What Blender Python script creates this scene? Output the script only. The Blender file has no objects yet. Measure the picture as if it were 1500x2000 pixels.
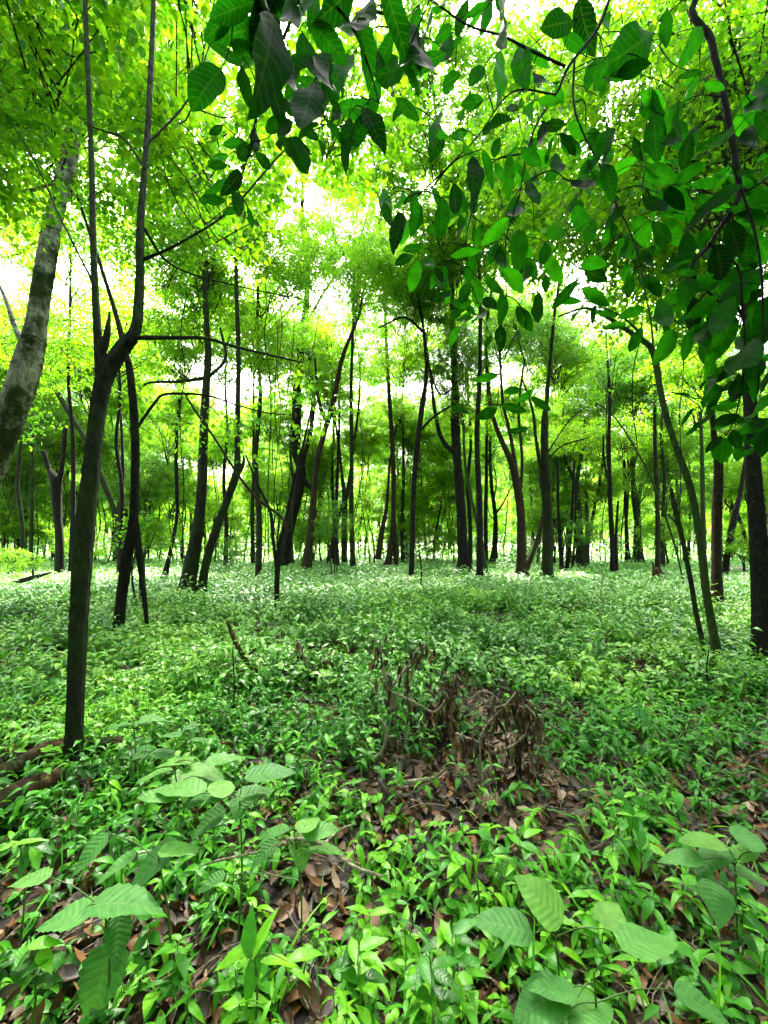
import bpy, math, random
import numpy as np
from mathutils import Vector, Matrix

R = math.radians
rng = np.random.default_rng(11)
random.seed(5)
scene = bpy.context.scene

# ------------------------------------------------------------------ camera
CAM_H = 1.5
PITCH = math.atan(60 / 800)
F = 800.0
cam_d = bpy.data.cameras.new("camera")
cam_d.sensor_width = 36
cam_d.lens = 36 * F / 2000
cam_d.clip_start = 0.02
cam_d.clip_end = 3000
cam = bpy.data.objects.new("camera", cam_d)
scene.collection.objects.link(cam)
cam.location = (0, 0, CAM_H)
cam.rotation_euler = (R(90) + PITCH, 0, 0)
scene.camera = cam

# ------------------------------------------------------------------ sky and sun
SUN_EL, SUN_AZ = 52.0, -3.0
world = bpy.data.worlds.new("World")
scene.world = world
world.use_nodes = True
wn = world.node_tree.nodes
wl = world.node_tree.links
sky = wn.new("ShaderNodeTexSky")
sky.sky_type = 'NISHITA'
sky.sun_disc = False
sky.sun_elevation = R(SUN_EL)
sky.sun_rotation = R(SUN_AZ)
sky.air_density = 1.0
sky.dust_density = 7.0
sky.ozone_density = 1.0
hs = wn.new("ShaderNodeHueSaturation")
hs.inputs['Saturation'].default_value = 0.55
hs.inputs['Value'].default_value = 1.0
wl.new(sky.outputs[0], hs.inputs['Color'])
wl.new(hs.outputs[0], wn['Background'].inputs['Color'])
wn['Background'].inputs['Strength'].default_value = 0.15

sun_d = bpy.data.lights.new("sun", 'SUN')
sun_d.energy = 4.5
sun_d.angle = R(9)
sun_d.color = (1.0, 0.95, 0.85)
sun = bpy.data.objects.new("sun", sun_d)
scene.collection.objects.link(sun)
sun.rotation_euler = (R(-(90 - SUN_EL)), 0, R(-SUN_AZ))

scene.view_settings.view_transform = 'Standard'
scene.view_settings.look = 'None'
scene.view_settings.exposure = 3.55
scene.view_settings.gamma = 1
scene.cycles.use_denoising = True
scene.cycles.max_bounces = 7
scene.cycles.diffuse_bounces = 5
scene.cycles.glossy_bounces = 2
scene.cycles.transmission_bounces = 5
scene.cycles.transparent_max_bounces = 4
scene.cycles.caustics_reflective = False
scene.cycles.caustics_refractive = False

# ------------------------------------------------------------------ helpers
def pix(px, py, Y):
    """a spot in the wood seen at pixel (px, py) of the 1500x2000 photograph, Y metres ahead"""
    dx, dy = (px - 750) / F, -(py - 1000) / F
    c, s = math.cos(PITCH), math.sin(PITCH)
    d = Vector((dx, c - dy * s, s + dy * c))
    t = Y / d.y
    return Vector((d.x * t, Y, CAM_H + d.z * t))

def gz(x, y):
    return 0.045 * np.sin(x * 0.9 + 0.6 * np.sin(y * 0.5)) * np.cos(y * 0.55 + 0.3 * x) + 0.02 * np.sin(2.3 * x + 1.1) * np.sin(2.9 * y) + 0.10 * np.exp(-(((x + 2.6) / 1.3) ** 2 + ((y - 2.6) / 1.2) ** 2))

def ground_Y(py):
    dy = -(py - 1000) / F
    c, s = math.cos(PITCH), math.sin(PITCH)
    k = (s + dy * c) / (c - dy * s)
    return -CAM_H / k

COL = scene.collection
def link(o, parent=None):
    COL.objects.link(o)
    if parent is not None:
        o.parent = parent
    return o

def tag(o, label=None, cat=None, group=None, kind=None):
    if label: o['label'] = label
    if cat: o['category'] = cat
    if group: o['group'] = group
    if kind: o['kind'] = kind
    return o

def empty(name, loc, rz=0.0):
    o = bpy.data.objects.new(name, None)
    o.empty_display_size = 0.2
    o.location = loc
    o.rotation_euler = (0, 0, rz)
    return link(o)

class MB:
    """collects arrays of verts / tris / quads / per-vertex leaf data (along, across, tint)"""
    def __init__(self):
        self.v = []; self.f3 = []; self.f4 = []; self.a = []; self.m3 = []; self.m4 = []; self.n = 0
    def add(self, v, f3=None, f4=None, a=None, mat=0):
        v = np.asarray(v, dtype=np.float32)
        if a is None:
            a = np.zeros((len(v), 3), np.float32)
        if f3 is not None and len(f3):
            f3 = np.asarray(f3, dtype=np.int32)
            self.f3.append(f3 + self.n); self.m3.append(np.full(len(f3), mat, np.int32))
        if f4 is not None and len(f4):
            f4 = np.asarray(f4, dtype=np.int32)
            self.f4.append(f4 + self.n); self.m4.append(np.full(len(f4), mat, np.int32))
        self.v.append(v); self.a.append(np.asarray(a, dtype=np.float32)); self.n += len(v)
    def mesh(self, name, mats, smooth=True):
        me = bpy.data.meshes.new(name)
        v = np.concatenate(self.v) if self.v else np.zeros((0, 3), np.float32)
        f3 = np.concatenate(self.f3) if self.f3 else np.zeros((0, 3), np.int32)
        f4 = np.concatenate(self.f4) if self.f4 else np.zeros((0, 4), np.int32)
        m = np.concatenate(self.m3 + self.m4) if (self.m3 or self.m4) else np.zeros(0, np.int32)
        me.vertices.add(len(v)); me.vertices.foreach_set('co', v.ravel())
        nl = f3.size + f4.size
        me.loops.add(nl)
        me.loops.foreach_set('vertex_index', np.concatenate([f3.ravel(), f4.ravel()]).astype(np.int32))
        npoly = len(f3) + len(f4)
        me.polygons.add(npoly)
        starts = np.concatenate([np.arange(len(f3)) * 3, f3.size + np.arange(len(f4)) * 4]).astype(np.int32)
        me.polygons.foreach_set('loop_start', starts)
        me.polygons.foreach_set('material_index', m)
        me.polygons.foreach_set('use_smooth', np.full(npoly, smooth))
        at = me.attributes.new('lf', 'FLOAT_VECTOR', 'POINT')
        at.data.foreach_set('vector', np.concatenate(self.a).ravel())
        for mt in mats: me.materials.append(mt)
        me.update(calc_edges=True)
        return me
    def build(self, name, mats, parent=None, smooth=True):
        if not isinstance(mats, (list, tuple)): mats = [mats]
        return link(bpy.data.objects.new(name, self.mesh(name, mats, smooth)), parent)

def nrm(a):
    return a / np.maximum(np.linalg.norm(a, axis=-1, keepdims=True), 1e-9)

# ---- tubes (trunks, limbs, twigs)
def catmull(P, n):
    P = [np.asarray(p, float) for p in P]
    P = [2 * P[0] - P[1]] + P + [2 * P[-1] - P[-2]]
    out = []
    for i in range(1, len(P) - 2):
        for k in range(n):
            t = k / n
            a, b, c, d = P[i - 1], P[i], P[i + 1], P[i + 2]
            out.append(0.5 * ((2 * b) + (-a + c) * t + (2 * a - 5 * b + 4 * c - d) * t * t + (-a + 3 * b - 3 * c + d) * t ** 3))
    out.append(P[-2])
    return np.array(out)

def tube(mb, pts, rad, seg=8, sub=4, rough=0.0, mat=0, cap=True, flare=0.0):
    """pts: list of points, rad: radius at each; Catmull-Rom smoothed, roughened tube"""
    q = catmull([np.concatenate([np.asarray(p, float), [r]]) for p, r in zip(pts, rad)], sub) if sub > 1 else np.array([np.concatenate([np.asarray(p, float), [r]]) for p, r in zip(pts, rad)])
    c, r = q[:, :3], np.maximum(q[:, 3], 0.0006)
    n = len(c)
    t = nrm(np.gradient(c, axis=0))
    ref = np.array([1.0, 0.13, 0.07]) if abs(t[0, 0]) < 0.8 else np.array([0.1, 1.0, 0.05])
    ax = nrm(np.cross(t, ref)); ay = np.cross(t, ax)
    th = np.linspace(0, 2 * np.pi, seg, endpoint=False)
    ph = rng.random() * 6.28
    L = np.concatenate([[0], np.cumsum(np.linalg.norm(np.diff(c, axis=0), axis=1))])
    rr = r[:, None] * np.ones(seg)[None]
    if rough > 0:
        lobes = 1 + rough * (0.55 * np.sin(3 * th[None] + ph + 0.8 * L[:, None]) + 0.45 * np.sin(5 * th[None] - 1.7 * L[:, None] + 2 * ph) + 0.6 * np.sin(2 * th[None] + 3.1 * L[:, None]) * 0.6)
        rr = rr * lobes * (1 + rough * 0.5 * rng.standard_normal((n, seg)) * 0.5)
    if flare > 0:
        fl = np.exp(-L / (r[0] * 2.2))[:, None]
        rr = rr * (1 + flare * fl * (0.6 + 0.55 * np.cos(4 * th[None] + ph)))
    v = c[:, None] + rr[..., None] * (np.cos(th)[None, :, None] * ax[:, None] + np.sin(th)[None, :, None] * ay[:, None])
    a = np.zeros((n, seg, 3)); a[..., 0] = L[:, None]; a[..., 1] = th[None]; a[..., 2] = 0.5
    idx = np.arange(n * seg).reshape(n, seg)
    f4 = np.stack([idx[:-1], np.roll(idx, -1, 1)[:-1], np.roll(idx, -1, 1)[1:], idx[1:]], -1).reshape(-1, 4)
    V = v.reshape(-1, 3); A = a.reshape(-1, 3)
    f3 = []
    if cap:
        V = np.concatenate([V, c[-1:] + t[-1:] * r[-1]]); A = np.concatenate([A, A[-1:]])
        k = len(V) - 1
        last = idx[-1]
        f3 = np.stack([last, np.roll(last, -1), np.full(seg, k)], -1)
    mb.add(V, f3, f4, A, mat)
    return c

# ---- leaves
def outline(kind, u):
    if kind == 'lance':
        return np.sin(np.pi * u ** 0.75) ** 1.15
    if kind == 'ellip':
        return np.sin(np.pi * u ** 0.92) ** 0.75
    if kind == 'ovate':
        return np.sin(np.pi * u ** 0.62) ** 0.8
    return np.sin(np.pi * u)

_tpl = {}
def template(kind, nu, serr=0.0):
    key = (kind, nu, serr)
    if key in _tpl: return _tpl[key]
    if nu == 0:      # 5-vertex folded leaf
        u = np.array([0, 0.42, 0.45, 0.42, 1.0]); v = np.array([0, -1, 0, 1, 0.0]); w = np.array([0, 1, 0, 1, 0.0])
        f3 = np.array([[0, 2, 1], [0, 3, 2], [2, 4, 1], [2, 3, 4]]); f4 = np.zeros((0, 4), int)
        _tpl[key] = (u, v, w, f3, f4); return _tpl[key]
    us = np.linspace(0, 1, nu + 2)[1:-1]
    U = [0.0]; V = [0.0]; W = [0.0]
    for i, uu in enumerate(us):
        ww = float(outline(kind, uu))
        sw = ww * (1 + serr * (1 if i % 2 else -1))
        for vv in (-1.0, 0.0, 1.0):
            U.append(uu - (0.02 * serr * 10 if (i % 2 and vv) else 0)); V.append(vv); W.append(sw)
    U.append(1.0); V.append(0.0); W.append(0.0)
    k = len(U) - 1
    f3 = [[0, 2, 1], [0, 3, 2], [k, k - 3, k - 2], [k, k - 2, k - 1]]
    f4 = []
    for i in range(nu - 1):
        a = 1 + 3 * i; b = a + 3
        f4 += [[a, a + 1, b + 1, b], [a + 1, a + 2, b + 2, b + 1]]
    _tpl[key] = (np.array(U), np.array(V), np.array(W), np.array(f3), np.array(f4).reshape(-1, 4))
    return _tpl[key]

def leaves(mb, base, direc, up, L, W, droop=0.2, fold=0.25, tint=None, kind='ellip', nu=3, serr=0.0, mat=0, ripple=0.0):
    """batch of leaves: base point, pointing direction, upper-side normal, length, half width ratio"""
    base = np.atleast_2d(base).astype(float); N = len(base)
    if N == 0: return
    d = nrm(np.atleast_2d(direc).astype(float)); up = np.atleast_2d(up).astype(float)
    d = np.broadcast_to(d, (N, 3)); up = np.broadcast_to(up, (N, 3))
    s = nrm(np.cross(d, up)); n = np.cross(s, d)
    L = np.broadcast_to(np.asarray(L, float), (N,)); W = np.broadcast_to(np.asarray(W, float), (N,))
    droop = np.broadcast_to(np.asarray(droop, float), (N,)); fold = np.broadcast_to(np.asarray(fold, float), (N,))
    if tint is None: tint = rng.random(N)
    tint = np.broadcast_to(tint, (N,))
    U, V, WW, f3, f4 = template(kind, nu, serr)
    hw = W[:, None] * L[:, None] * WW[None] * V[None]
    al = U[None] * L[:, None] * (1 - 0.25 * np.abs(droop[:, None]) * U[None])
    zz = -droop[:, None] * L[:, None] * U[None] ** 2 + fold[:, None] * np.abs(hw)
    if ripple:
        zz = zz + ripple * L[:, None] * np.sin(U[None] * 14 + tint[:, None] * 20) * np.abs(V[None])
        zz = zz + ripple * 1.2 * L[:, None] * np.sin(U[None] * 5 + tint[:, None] * 31) * V[None]
    P = base[:, None] + d[:, None] * al[..., None] + s[:, None] * hw[..., None] + n[:, None] * zz[..., None]
    K = len(U)
    off = (np.arange(N) * K)[:, None, None]
    A = np.zeros((N, K, 3)); A[..., 0] = U[None]; A[..., 1] = V[None]; A[..., 2] = tint[:, None]
    mb.add(P.reshape(-1, 3), (f3[None] + off).reshape(-1, 3), (f4[None] + off).reshape(-1, 4) if len(f4) else None, A.reshape(-1, 3), mat)

# ------------------------------------------------------------------ materials
def newmat(name):
    m = bpy.data.materials.new(name); m.use_nodes = True
    nt = m.node_tree; nt.nodes.clear()
    out = nt.nodes.new('ShaderNodeOutputMaterial')
    return m, nt, out

def leafmat(name, stops, tstops, rough=0.4, tmix=0.45, veins=False, spec=0.5, vamt=0.4, vbump=0.25, ior=1.45):
    m, nt, out = newmat(name)
    N, Lk = nt.nodes, nt.links
    at = N.new('ShaderNodeAttribute'); at.attribute_name = 'lf'
    sep = N.new('ShaderNodeSeparateXYZ'); Lk.new(at.outputs['Vector'], sep.inputs[0])
    def ramp(st):
        r = N.new('ShaderNodeValToRGB'); e = r.color_ramp.elements
        while len(e) < len(st): e.new(0.5)
        for k, (p, c) in enumerate(st):
            e[k].position = p; e[k].color = (*c, 1)
        Lk.new(sep.outputs['Z'], r.inputs[0]); return r
    r1, r2 = ramp(stops), ramp(tstops)
    p = N.new('ShaderNodeBsdfPrincipled')
    p.inputs['Roughness'].default_value = rough
    p.inputs['Specular IOR Level'].default_value = spec
    p.inputs['IOR'].default_value = ior
    tr = N.new('ShaderNodeBsdfTranslucent')
    c1, c2 = r1.outputs[0], r2.outputs[0]
    # mottling across a leaf
    tc = N.new('ShaderNodeTexCoord')
    nz = N.new('ShaderNodeTexNoise'); nz.inputs['Scale'].default_value = 35; nz.inputs['Detail'].default_value = 3
    Lk.new(tc.outputs['Object'], nz.inputs['Vector'])
    mr = N.new('ShaderNodeMapRange'); mr.inputs[1].default_value = 0.3; mr.inputs[2].default_value = 0.7
    mr.inputs[3].default_value = 0.78; mr.inputs[4].default_value = 1.2
    Lk.new(nz.outputs['Fac'], mr.inputs[0])
    def scale(c, f):
        x = N.new('ShaderNodeVectorMath'); x.operation = 'SCALE'
        Lk.new(c, x.inputs[0]); Lk.new(f, x.inputs['Scale']); return x.outputs[0]
    c1 = scale(c1, mr.outputs[0]); c2 = scale(c2, mr.outputs[0])
    if veins:
        def M(op, a, b=None, c=None):
            x = N.new('ShaderNodeMath'); x.operation = op
            for i, q in enumerate((a, b, c)):
                if q is None: continue
                if isinstance(q, (int, float)): x.inputs[i].default_value = q
                else: Lk.new(q, x.inputs[i])
            return x.outputs[0]
        av = M('ABSOLUTE', sep.outputs['Y'])
        uu = M('SUBTRACT', sep.outputs['X'], M('MULTIPLY', av, 0.16))
        fr = M('ABSOLUTE', M('SUBTRACT', M('FRACT', M('MULTIPLY', uu, 9)), 0.5))
        side = M('LESS_THAN', fr, 0.085)
        mid = M('LESS_THAN', av, 0.07)
        vn = M('MAXIMUM', side, mid)
        bulge = M('MULTIPLY', fr, 1.0)
        bp = N.new('ShaderNodeBump'); bp.inputs['Strength'].default_value = vbump; bp.inputs['Distance'].default_value = 0.003
        Lk.new(M('ADD', M('MULTIPLY', mid, -1.0), bulge), bp.inputs['Height'])
        Lk.new(bp.outputs[0], p.inputs['Normal'])
        def mixv(c, col, amt):
            x = N.new('ShaderNodeMix'); x.data_type = 'RGBA'
            Lk.new(M('MULTIPLY', vn, amt), x.inputs[0]); Lk.new(c, x.inputs[6]); x.inputs[7].default_value = (*col, 1); return x.outputs[2]
        c1 = mixv(c1, (0.12, 0.24, 0.05), vamt); c2 = mixv(c2, (0.20, 0.42, 0.02), vamt)
    Lk.new(c1, p.inputs['Base Color']); Lk.new(c2, tr.inputs['Color'])
    mx = N.new('ShaderNodeMixShader'); mx.inputs[0].default_value = tmix
    Lk.new(p.outputs[0], mx.inputs[1]); Lk.new(tr.outputs[0], mx.inputs[2])
    Lk.new(mx.outputs[0], out.inputs[0])
    return m

def barkmat(name, dark, light, moss=0.0, lichen=0.0, scale=14, rough=0.9, rings=False, mosscol=(0.014, 0.028, 0.003)):
    m, nt, out = newmat(name)
    N, Lk = nt.nodes, nt.links
    tc = N.new('ShaderNodeTexCoord')
    mp = N.new('ShaderNodeMapping'); mp.inputs['Scale'].default_value = (1, 1, 0.28)
    Lk.new(tc.outputs['Object'], mp.inputs[0])
    nz = N.new('ShaderNodeTexNoise'); nz.inputs['Scale'].default_value = scale; nz.inputs['Detail'].default_value = 8; nz.inputs['Roughness'].default_value = 0.7
    Lk.new(mp.outputs[0], nz.inputs['Vector'])
    vo = N.new('ShaderNodeTexVoronoi'); vo.inputs['Scale'].default_value = scale * 1.6; vo.feature = 'DISTANCE_TO_EDGE'
    Lk.new(mp.outputs[0], vo.inputs['Vector'])
    r = N.new('ShaderNodeValToRGB'); r.color_ramp.elements[0].position = 0.35; r.color_ramp.elements[0].color = (*dark, 1)
    r.color_ramp.elements[1].position = 0.68; r.color_ramp.elements[1].color = (*light, 1)
    Lk.new(nz.outputs['Fac'], r.inputs[0])
    col = r.outputs[0]
    def mask(sc, lo, hi, detail=4, vec=None):
        n2 = N.new('ShaderNodeTexNoise'); n2.inputs['Scale'].default_value = sc; n2.inputs['Detail'].default_value = detail; n2.inputs['Roughness'].default_value = 0.65
        Lk.new(vec or tc.outputs['Object'], n2.inputs['Vector'])
        q = N.new('ShaderNodeMapRange'); q.inputs[1].default_value = lo; q.inputs[2].default_value = hi
        Lk.new(n2.outputs['Fac'], q.inputs[0]); return q.outputs[0]
    def mix(c, m_, colr):
        x = N.new('ShaderNodeMix'); x.data_type = 'RGBA'
        Lk.new(m_, x.inputs[0]); Lk.new(c, x.inputs[6]); x.inputs[7].default_value = (*colr, 1); return x.outputs[2]
    if rings:
        mp2 = N.new('ShaderNodeMapping'); mp2.inputs['Scale'].default_value = (1, 1, 9)
        Lk.new(tc.outputs['Object'], mp2.inputs[0])
        col = mix(col, mask(2.2, 0.56, 0.64, 6, mp2.outputs[0]), (0.05, 0.04, 0.03))
        col = mix(col, mask(1.6, 0.46, 0.56, 7), (0.035, 0.045, 0.012))
    if moss: col = mix(col, mask(2.6, 0.62 - moss * 0.25, 0.72 - moss * 0.2, 7), mosscol)
    if lichen: col = mix(col, mask(26, 0.66 - lichen * 0.06, 0.72 - lichen * 0.06, 9), (0.08, 0.095, 0.055))
    p = N.new('ShaderNodeBsdfPrincipled'); p.inputs['Roughness'].default_value = rough; p.inputs['Specular IOR Level'].default_value = 0.2
    Lk.new(col, p.inputs['Base Color'])
    ad = N.new('ShaderNodeMath'); ad.operation = 'ADD'; Lk.new(nz.outputs['Fac'], ad.inputs[0]); Lk.new(vo.outputs['Distance'], ad.inputs[1])
    bp = N.new('ShaderNodeBump'); bp.inputs['Strength'].default_value = 1.0; bp.inputs['Distance'].default_value = 0.05
    Lk.new(ad.outputs[0], bp.inputs['Height']); Lk.new(bp.outputs[0], p.inputs['Normal'])
    Lk.new(p.outputs[0], out.inputs[0])
    return m

M = {}
M['crown'] = leafmat('crown_leaf', [(0, (0.012, 0.075, 0.006)), (0.55, (0.03, 0.12, 0.010)), (1, (0.07, 0.16, 0.012))],
                     [(0, (0.07, 0.38, 0.009)), (0.5, (0.23, 0.61, 0.010)), (1, (0.46, 0.78, 0.010))], rough=0.42, tmix=0.56, spec=0.45)
M['crown_dark'] = leafmat('glossy_crown_leaf', [(0, (0.014, 0.060, 0.008)), (1, (0.05, 0.13, 0.014))],
                     [(0, (0.05, 0.30, 0.010)), (1, (0.24, 0.60, 0.015))], rough=0.36, tmix=0.52, spec=0.6)
M['over'] = leafmat('shade_tinted_overhanging_leaf', [(0, (0.002, 0.012, 0.001)), (0.8, (0.005, 0.040, 0.002)), (1, (0.03, 0.10, 0.005))],
                    [(0, (0.001, 0.03, 0.001)), (0.45, (0.010, 0.17, 0.002)), (0.8, (0.04, 0.36, 0.003)), (1, (0.20, 0.62, 0.004))], rough=0.5, tmix=0.5, veins=True, spec=0.10, vamt=0.10, ior=1.2)  # near black stops put the backlit shade into the leaf colour
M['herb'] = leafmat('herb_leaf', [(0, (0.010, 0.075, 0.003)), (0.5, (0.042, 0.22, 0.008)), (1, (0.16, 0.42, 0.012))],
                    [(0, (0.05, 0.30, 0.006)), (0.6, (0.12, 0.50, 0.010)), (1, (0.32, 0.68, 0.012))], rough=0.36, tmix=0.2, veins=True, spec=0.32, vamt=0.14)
M['herb_far'] = leafmat('sheen_tinted_herb_leaf', [(0, (0.08, 0.24, 0.05)), (0.6, (0.27, 0.47, 0.16)), (1, (0.38, 0.56, 0.22))],
                    [(0, (0.08, 0.36, 0.01)), (0.6, (0.20, 0.56, 0.02)), (1, (0.42, 0.70, 0.02))], rough=0.32, tmix=0.25, spec=1.0)  # leaf colour paled to carry the sky sheen on the distant ground
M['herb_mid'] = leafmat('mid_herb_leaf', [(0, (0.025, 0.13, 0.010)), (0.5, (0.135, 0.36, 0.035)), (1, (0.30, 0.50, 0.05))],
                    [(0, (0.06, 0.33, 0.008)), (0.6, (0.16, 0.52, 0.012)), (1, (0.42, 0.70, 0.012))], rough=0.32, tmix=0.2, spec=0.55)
M['broad'] = leafmat('broad_leaf', [(0, (0.035, 0.14, 0.025)), (0.6, (0.06, 0.20, 0.040)), (1, (0.11, 0.25, 0.035))],
                     [(0, (0.08, 0.34, 0.02)), (1, (0.25, 0.56, 0.03))], rough=0.55, tmix=0.25, veins=True, vamt=0.45, spec=0.3, vbump=0.8)
M['dead'] = leafmat('dead_leaf', [(0, (0.012, 0.004, 0.002)), (0.45, (0.040, 0.014, 0.005)), (0.88, (0.18, 0.065, 0.018)), (1, (0.28, 0.20, 0.14))],
                    [(0, (0.05, 0.02, 0.01)), (1, (0.3, 0.12, 0.03))], rough=0.5, tmix=0.08, veins=True, vamt=.15)
M['wilt'] = leafmat('wilted_leaf', [(0, (0.010, 0.005, 0.003)), (0.65, (0.045, 0.022, 0.012)), (1, (0.26, 0.16, 0.07))],
                    [(0, (0.03, 0.012, 0.006)), (1, (0.2, 0.08, 0.02))], rough=0.7, tmix=0.15)
M['bark_dark'] = barkmat('dark_bark', (0.0025, 0.002, 0.0018), (0.015, 0.012, 0.008), moss=0.25, lichen=0.3)
M['bark_moss'] = barkmat('mossy_bark', (0.0015, 0.0015, 0.001), (0.026, 0.025, 0.011), moss=0.75, lichen=0.55)
M['bark_green'] = barkmat('green_bark', (0.010, 0.016, 0.004), (0.045, 0.065, 0.015), moss=0.9, lichen=0.8, scale=10, mosscol=(0.022, 0.045, 0.005))
M['bark_pale'] = barkmat('pale_mottled_bark', (0.14, 0.13, 0.09), (0.46, 0.44, 0.36), moss=0.55, lichen=0.3, scale=11, rings=True)
M['bark_red'] = barkmat('scaly_brown_bark', (0.008, 0.005, 0.003), (0.06, 0.036, 0.020), moss=0.05, lichen=0.6, scale=26)
M['twig'] = barkmat('twig_bark', (0.015, 0.012, 0.008), (0.06, 0.05, 0.03), scale=30)
M['dry_wood'] = barkmat('dry_wood', (0.20, 0.16, 0.11), (0.50, 0.42, 0.31), scale=24)
M['log'] = barkmat('rotten_log_bark', (0.010, 0.005, 0.003), (0.15, 0.07, 0.035), moss=0.5, lichen=.5, scale=16)
M['stem'] = leafmat('green_stem', [(0, (0.05, 0.10, 0.02)), (1, (0.08, 0.14, 0.03))], [(0, (0.1, 0.2, 0.02)), (1, (0.1, 0.2, 0.02))], tmix=0.1)

# ------------------------------------------------------------------ ground
def ground_material():
    m, nt, out = newmat('forest_soil')
    N, Lk = nt.nodes, nt.links
    tc = N.new('ShaderNodeTexCoord')
    v1 = N.new('ShaderNodeTexVoronoi'); v1.inputs['Scale'].default_value = 16; v1.inputs['Randomness'].default_value = 1
    Lk.new(tc.outputs['Object'], v1.inputs['Vector'])
    n1 = N.new('ShaderNodeTexNoise'); n1.inputs['Scale'].default_value = 8; n1.inputs['Detail'].default_value = 8
    Lk.new(tc.outputs['Object'], n1.inputs['Vector'])
    sp = N.new('ShaderNodeSeparateColor'); Lk.new(v1.outputs['Color'], sp.inputs[0])
    r = N.new('ShaderNodeValToRGB'); e = r.color_ramp.elements
    e[0].color = (0.005, 0.0022, 0.001, 1); e[1].color = (0.055, 0.020, 0.007, 1); e[1].position = 1
    x = e.new(0.6); x.color = (0.018, 0.007, 0.003, 1)
    Lk.new(sp.outputs[0], r.inputs[0])
    p = N.new('ShaderNodeBsdfPrincipled'); p.inputs['Roughness'].default_value = 0.85
    # meadow beyond the trees
    sx = N.new('ShaderNodeSeparateXYZ'); Lk.new(tc.outputs['Object'], sx.inputs[0])
    mr = N.new('ShaderNodeMapRange'); mr.inputs[1].default_value = 16; mr.inputs[2].default_value = 34
    Lk.new(sx.outputs['Y'], mr.inputs[0])
    r2 = N.new('ShaderNodeValToRGB'); r2.color_ramp.elements[0].color = (0.09, 0.17, 0.02, 1); r2.color_ramp.elements[1].color = (0.17, 0.26, 0.035, 1)
    Lk.new(n1.outputs['Fac'], r2.inputs[0])
    mx = N.new('ShaderNodeMix'); mx.data_type = 'RGBA'
    Lk.new(mr.outputs[0], mx.inputs[0]); Lk.new(r.outputs[0], mx.inputs[6]); Lk.new(r2.outputs[0], mx.inputs[7])
    Lk.new(mx.outputs[2], p.inputs['Base Color'])
    bp = N.new('ShaderNodeBump'); bp.inputs['Strength'].default_value = 1; bp.inputs['Distance'].default_value = 0.03
    Lk.new(n1.outputs['Fac'], bp.inputs['Height']); Lk.new(bp.outputs[0], p.inputs['Normal'])
    Lk.new(p.outputs[0], out.inputs[0])
    return m

gx = np.concatenate([[-900, -400, -150, -80], np.linspace(-50, 50, 201), [80, 150, 400, 900]])
gy = np.concatenate([[-900, -300, -80, -30], np.linspace(-10, 70, 201), [90, 130, 200, 400, 900]])
GX, GY = np.meshgrid(gx, gy)
inn = (np.abs(GX) < 70) & (GY < 80) & (GY > -20)
GZ = np.where(inn, gz(GX, GY), 0)
gi = np.arange(GX.size).reshape(GX.shape)
mb = MB()
mb.add(np.stack([GX, GY, GZ], -1).reshape(-1, 3), None, np.stack([gi[:-1, :-1], gi[:-1, 1:], gi[1:, 1:], gi[1:, :-1]], -1).reshape(-1, 4))
tag(mb.build('ground', ground_material()), kind='structure')

# ------------------------------------------------------------------ ground cover
def rand_unit_h(n):
    a = rng.random(n) * 2 * np.pi
    return np.stack([np.cos(a), np.sin(a), np.zeros(n)], -1)

_nz = rng.standard_normal((40, 40))
def patch(x, y, s=0.8):
    """smooth 2-D noise, about -1..1"""
    u = (x * s) % 40; v = (y * s) % 40
    i = np.floor(u).astype(int) % 40; j = np.floor(v).astype(int) % 40; fu = u - np.floor(u); fv = v - np.floor(v)
    fu = fu * fu * (3 - 2 * fu); fv = fv * fv * (3 - 2 * fv)
    a = _nz[i, j] * (1 - fu) + _nz[(i + 1) % 40, j] * fu
    b = _nz[i, (j + 1) % 40] * (1 - fu) + _nz[(i + 1) % 40, (j + 1) % 40] * fu
    return a * (1 - fv) + b * fv

def bare_spot(x, y):
    """where the leaf litter shows in the photograph"""
    b = np.zeros_like(x)
    for (px, py, rx, ry) in ((1180, 1560, 1.3, 0.55), (980, 1480, 0.7, 0.4), (330, 1830, 0.45, 0.2), (90, 1760, 0.4, 0.25), (1330, 1650, 0.5, 0.25), (1400, 1500, 0.5, 0.3),
                             (640, 1960, 0.3, 0.14), (1300, 1900, 0.25, 0.12), (860, 1640, 0.5, 0.15), (650, 1820, 0.3, 0.15), (1170, 1280, 0.8, 0.5), (60, 1880, 0.3, 0.1), (30, 1580, .55, .3), (110, 1520, .55, .3), (240, 1480, .3, .25), (660, 1700, .25, .1)):
        Y = ground_Y(py); X = (px - 750) / F * Y
        b = np.maximum(b, np.exp(-(((x - X) / (rx * .8)) ** 2 + ((y - Y) / (ry * .75)) ** 2)))
    return b

def wedge(n, y0, y1, margin=0.6, p=1.0):
    """points in the ground wedge in front of the camera, uniform in area"""
    y = np.sqrt(y0 * y0 + (y1 * y1 - y0 * y0) * rng.random(n) ** p)
    x = (rng.random(n) * 2 - 1) * (0.96 * y + margin)
    return x, y

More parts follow.
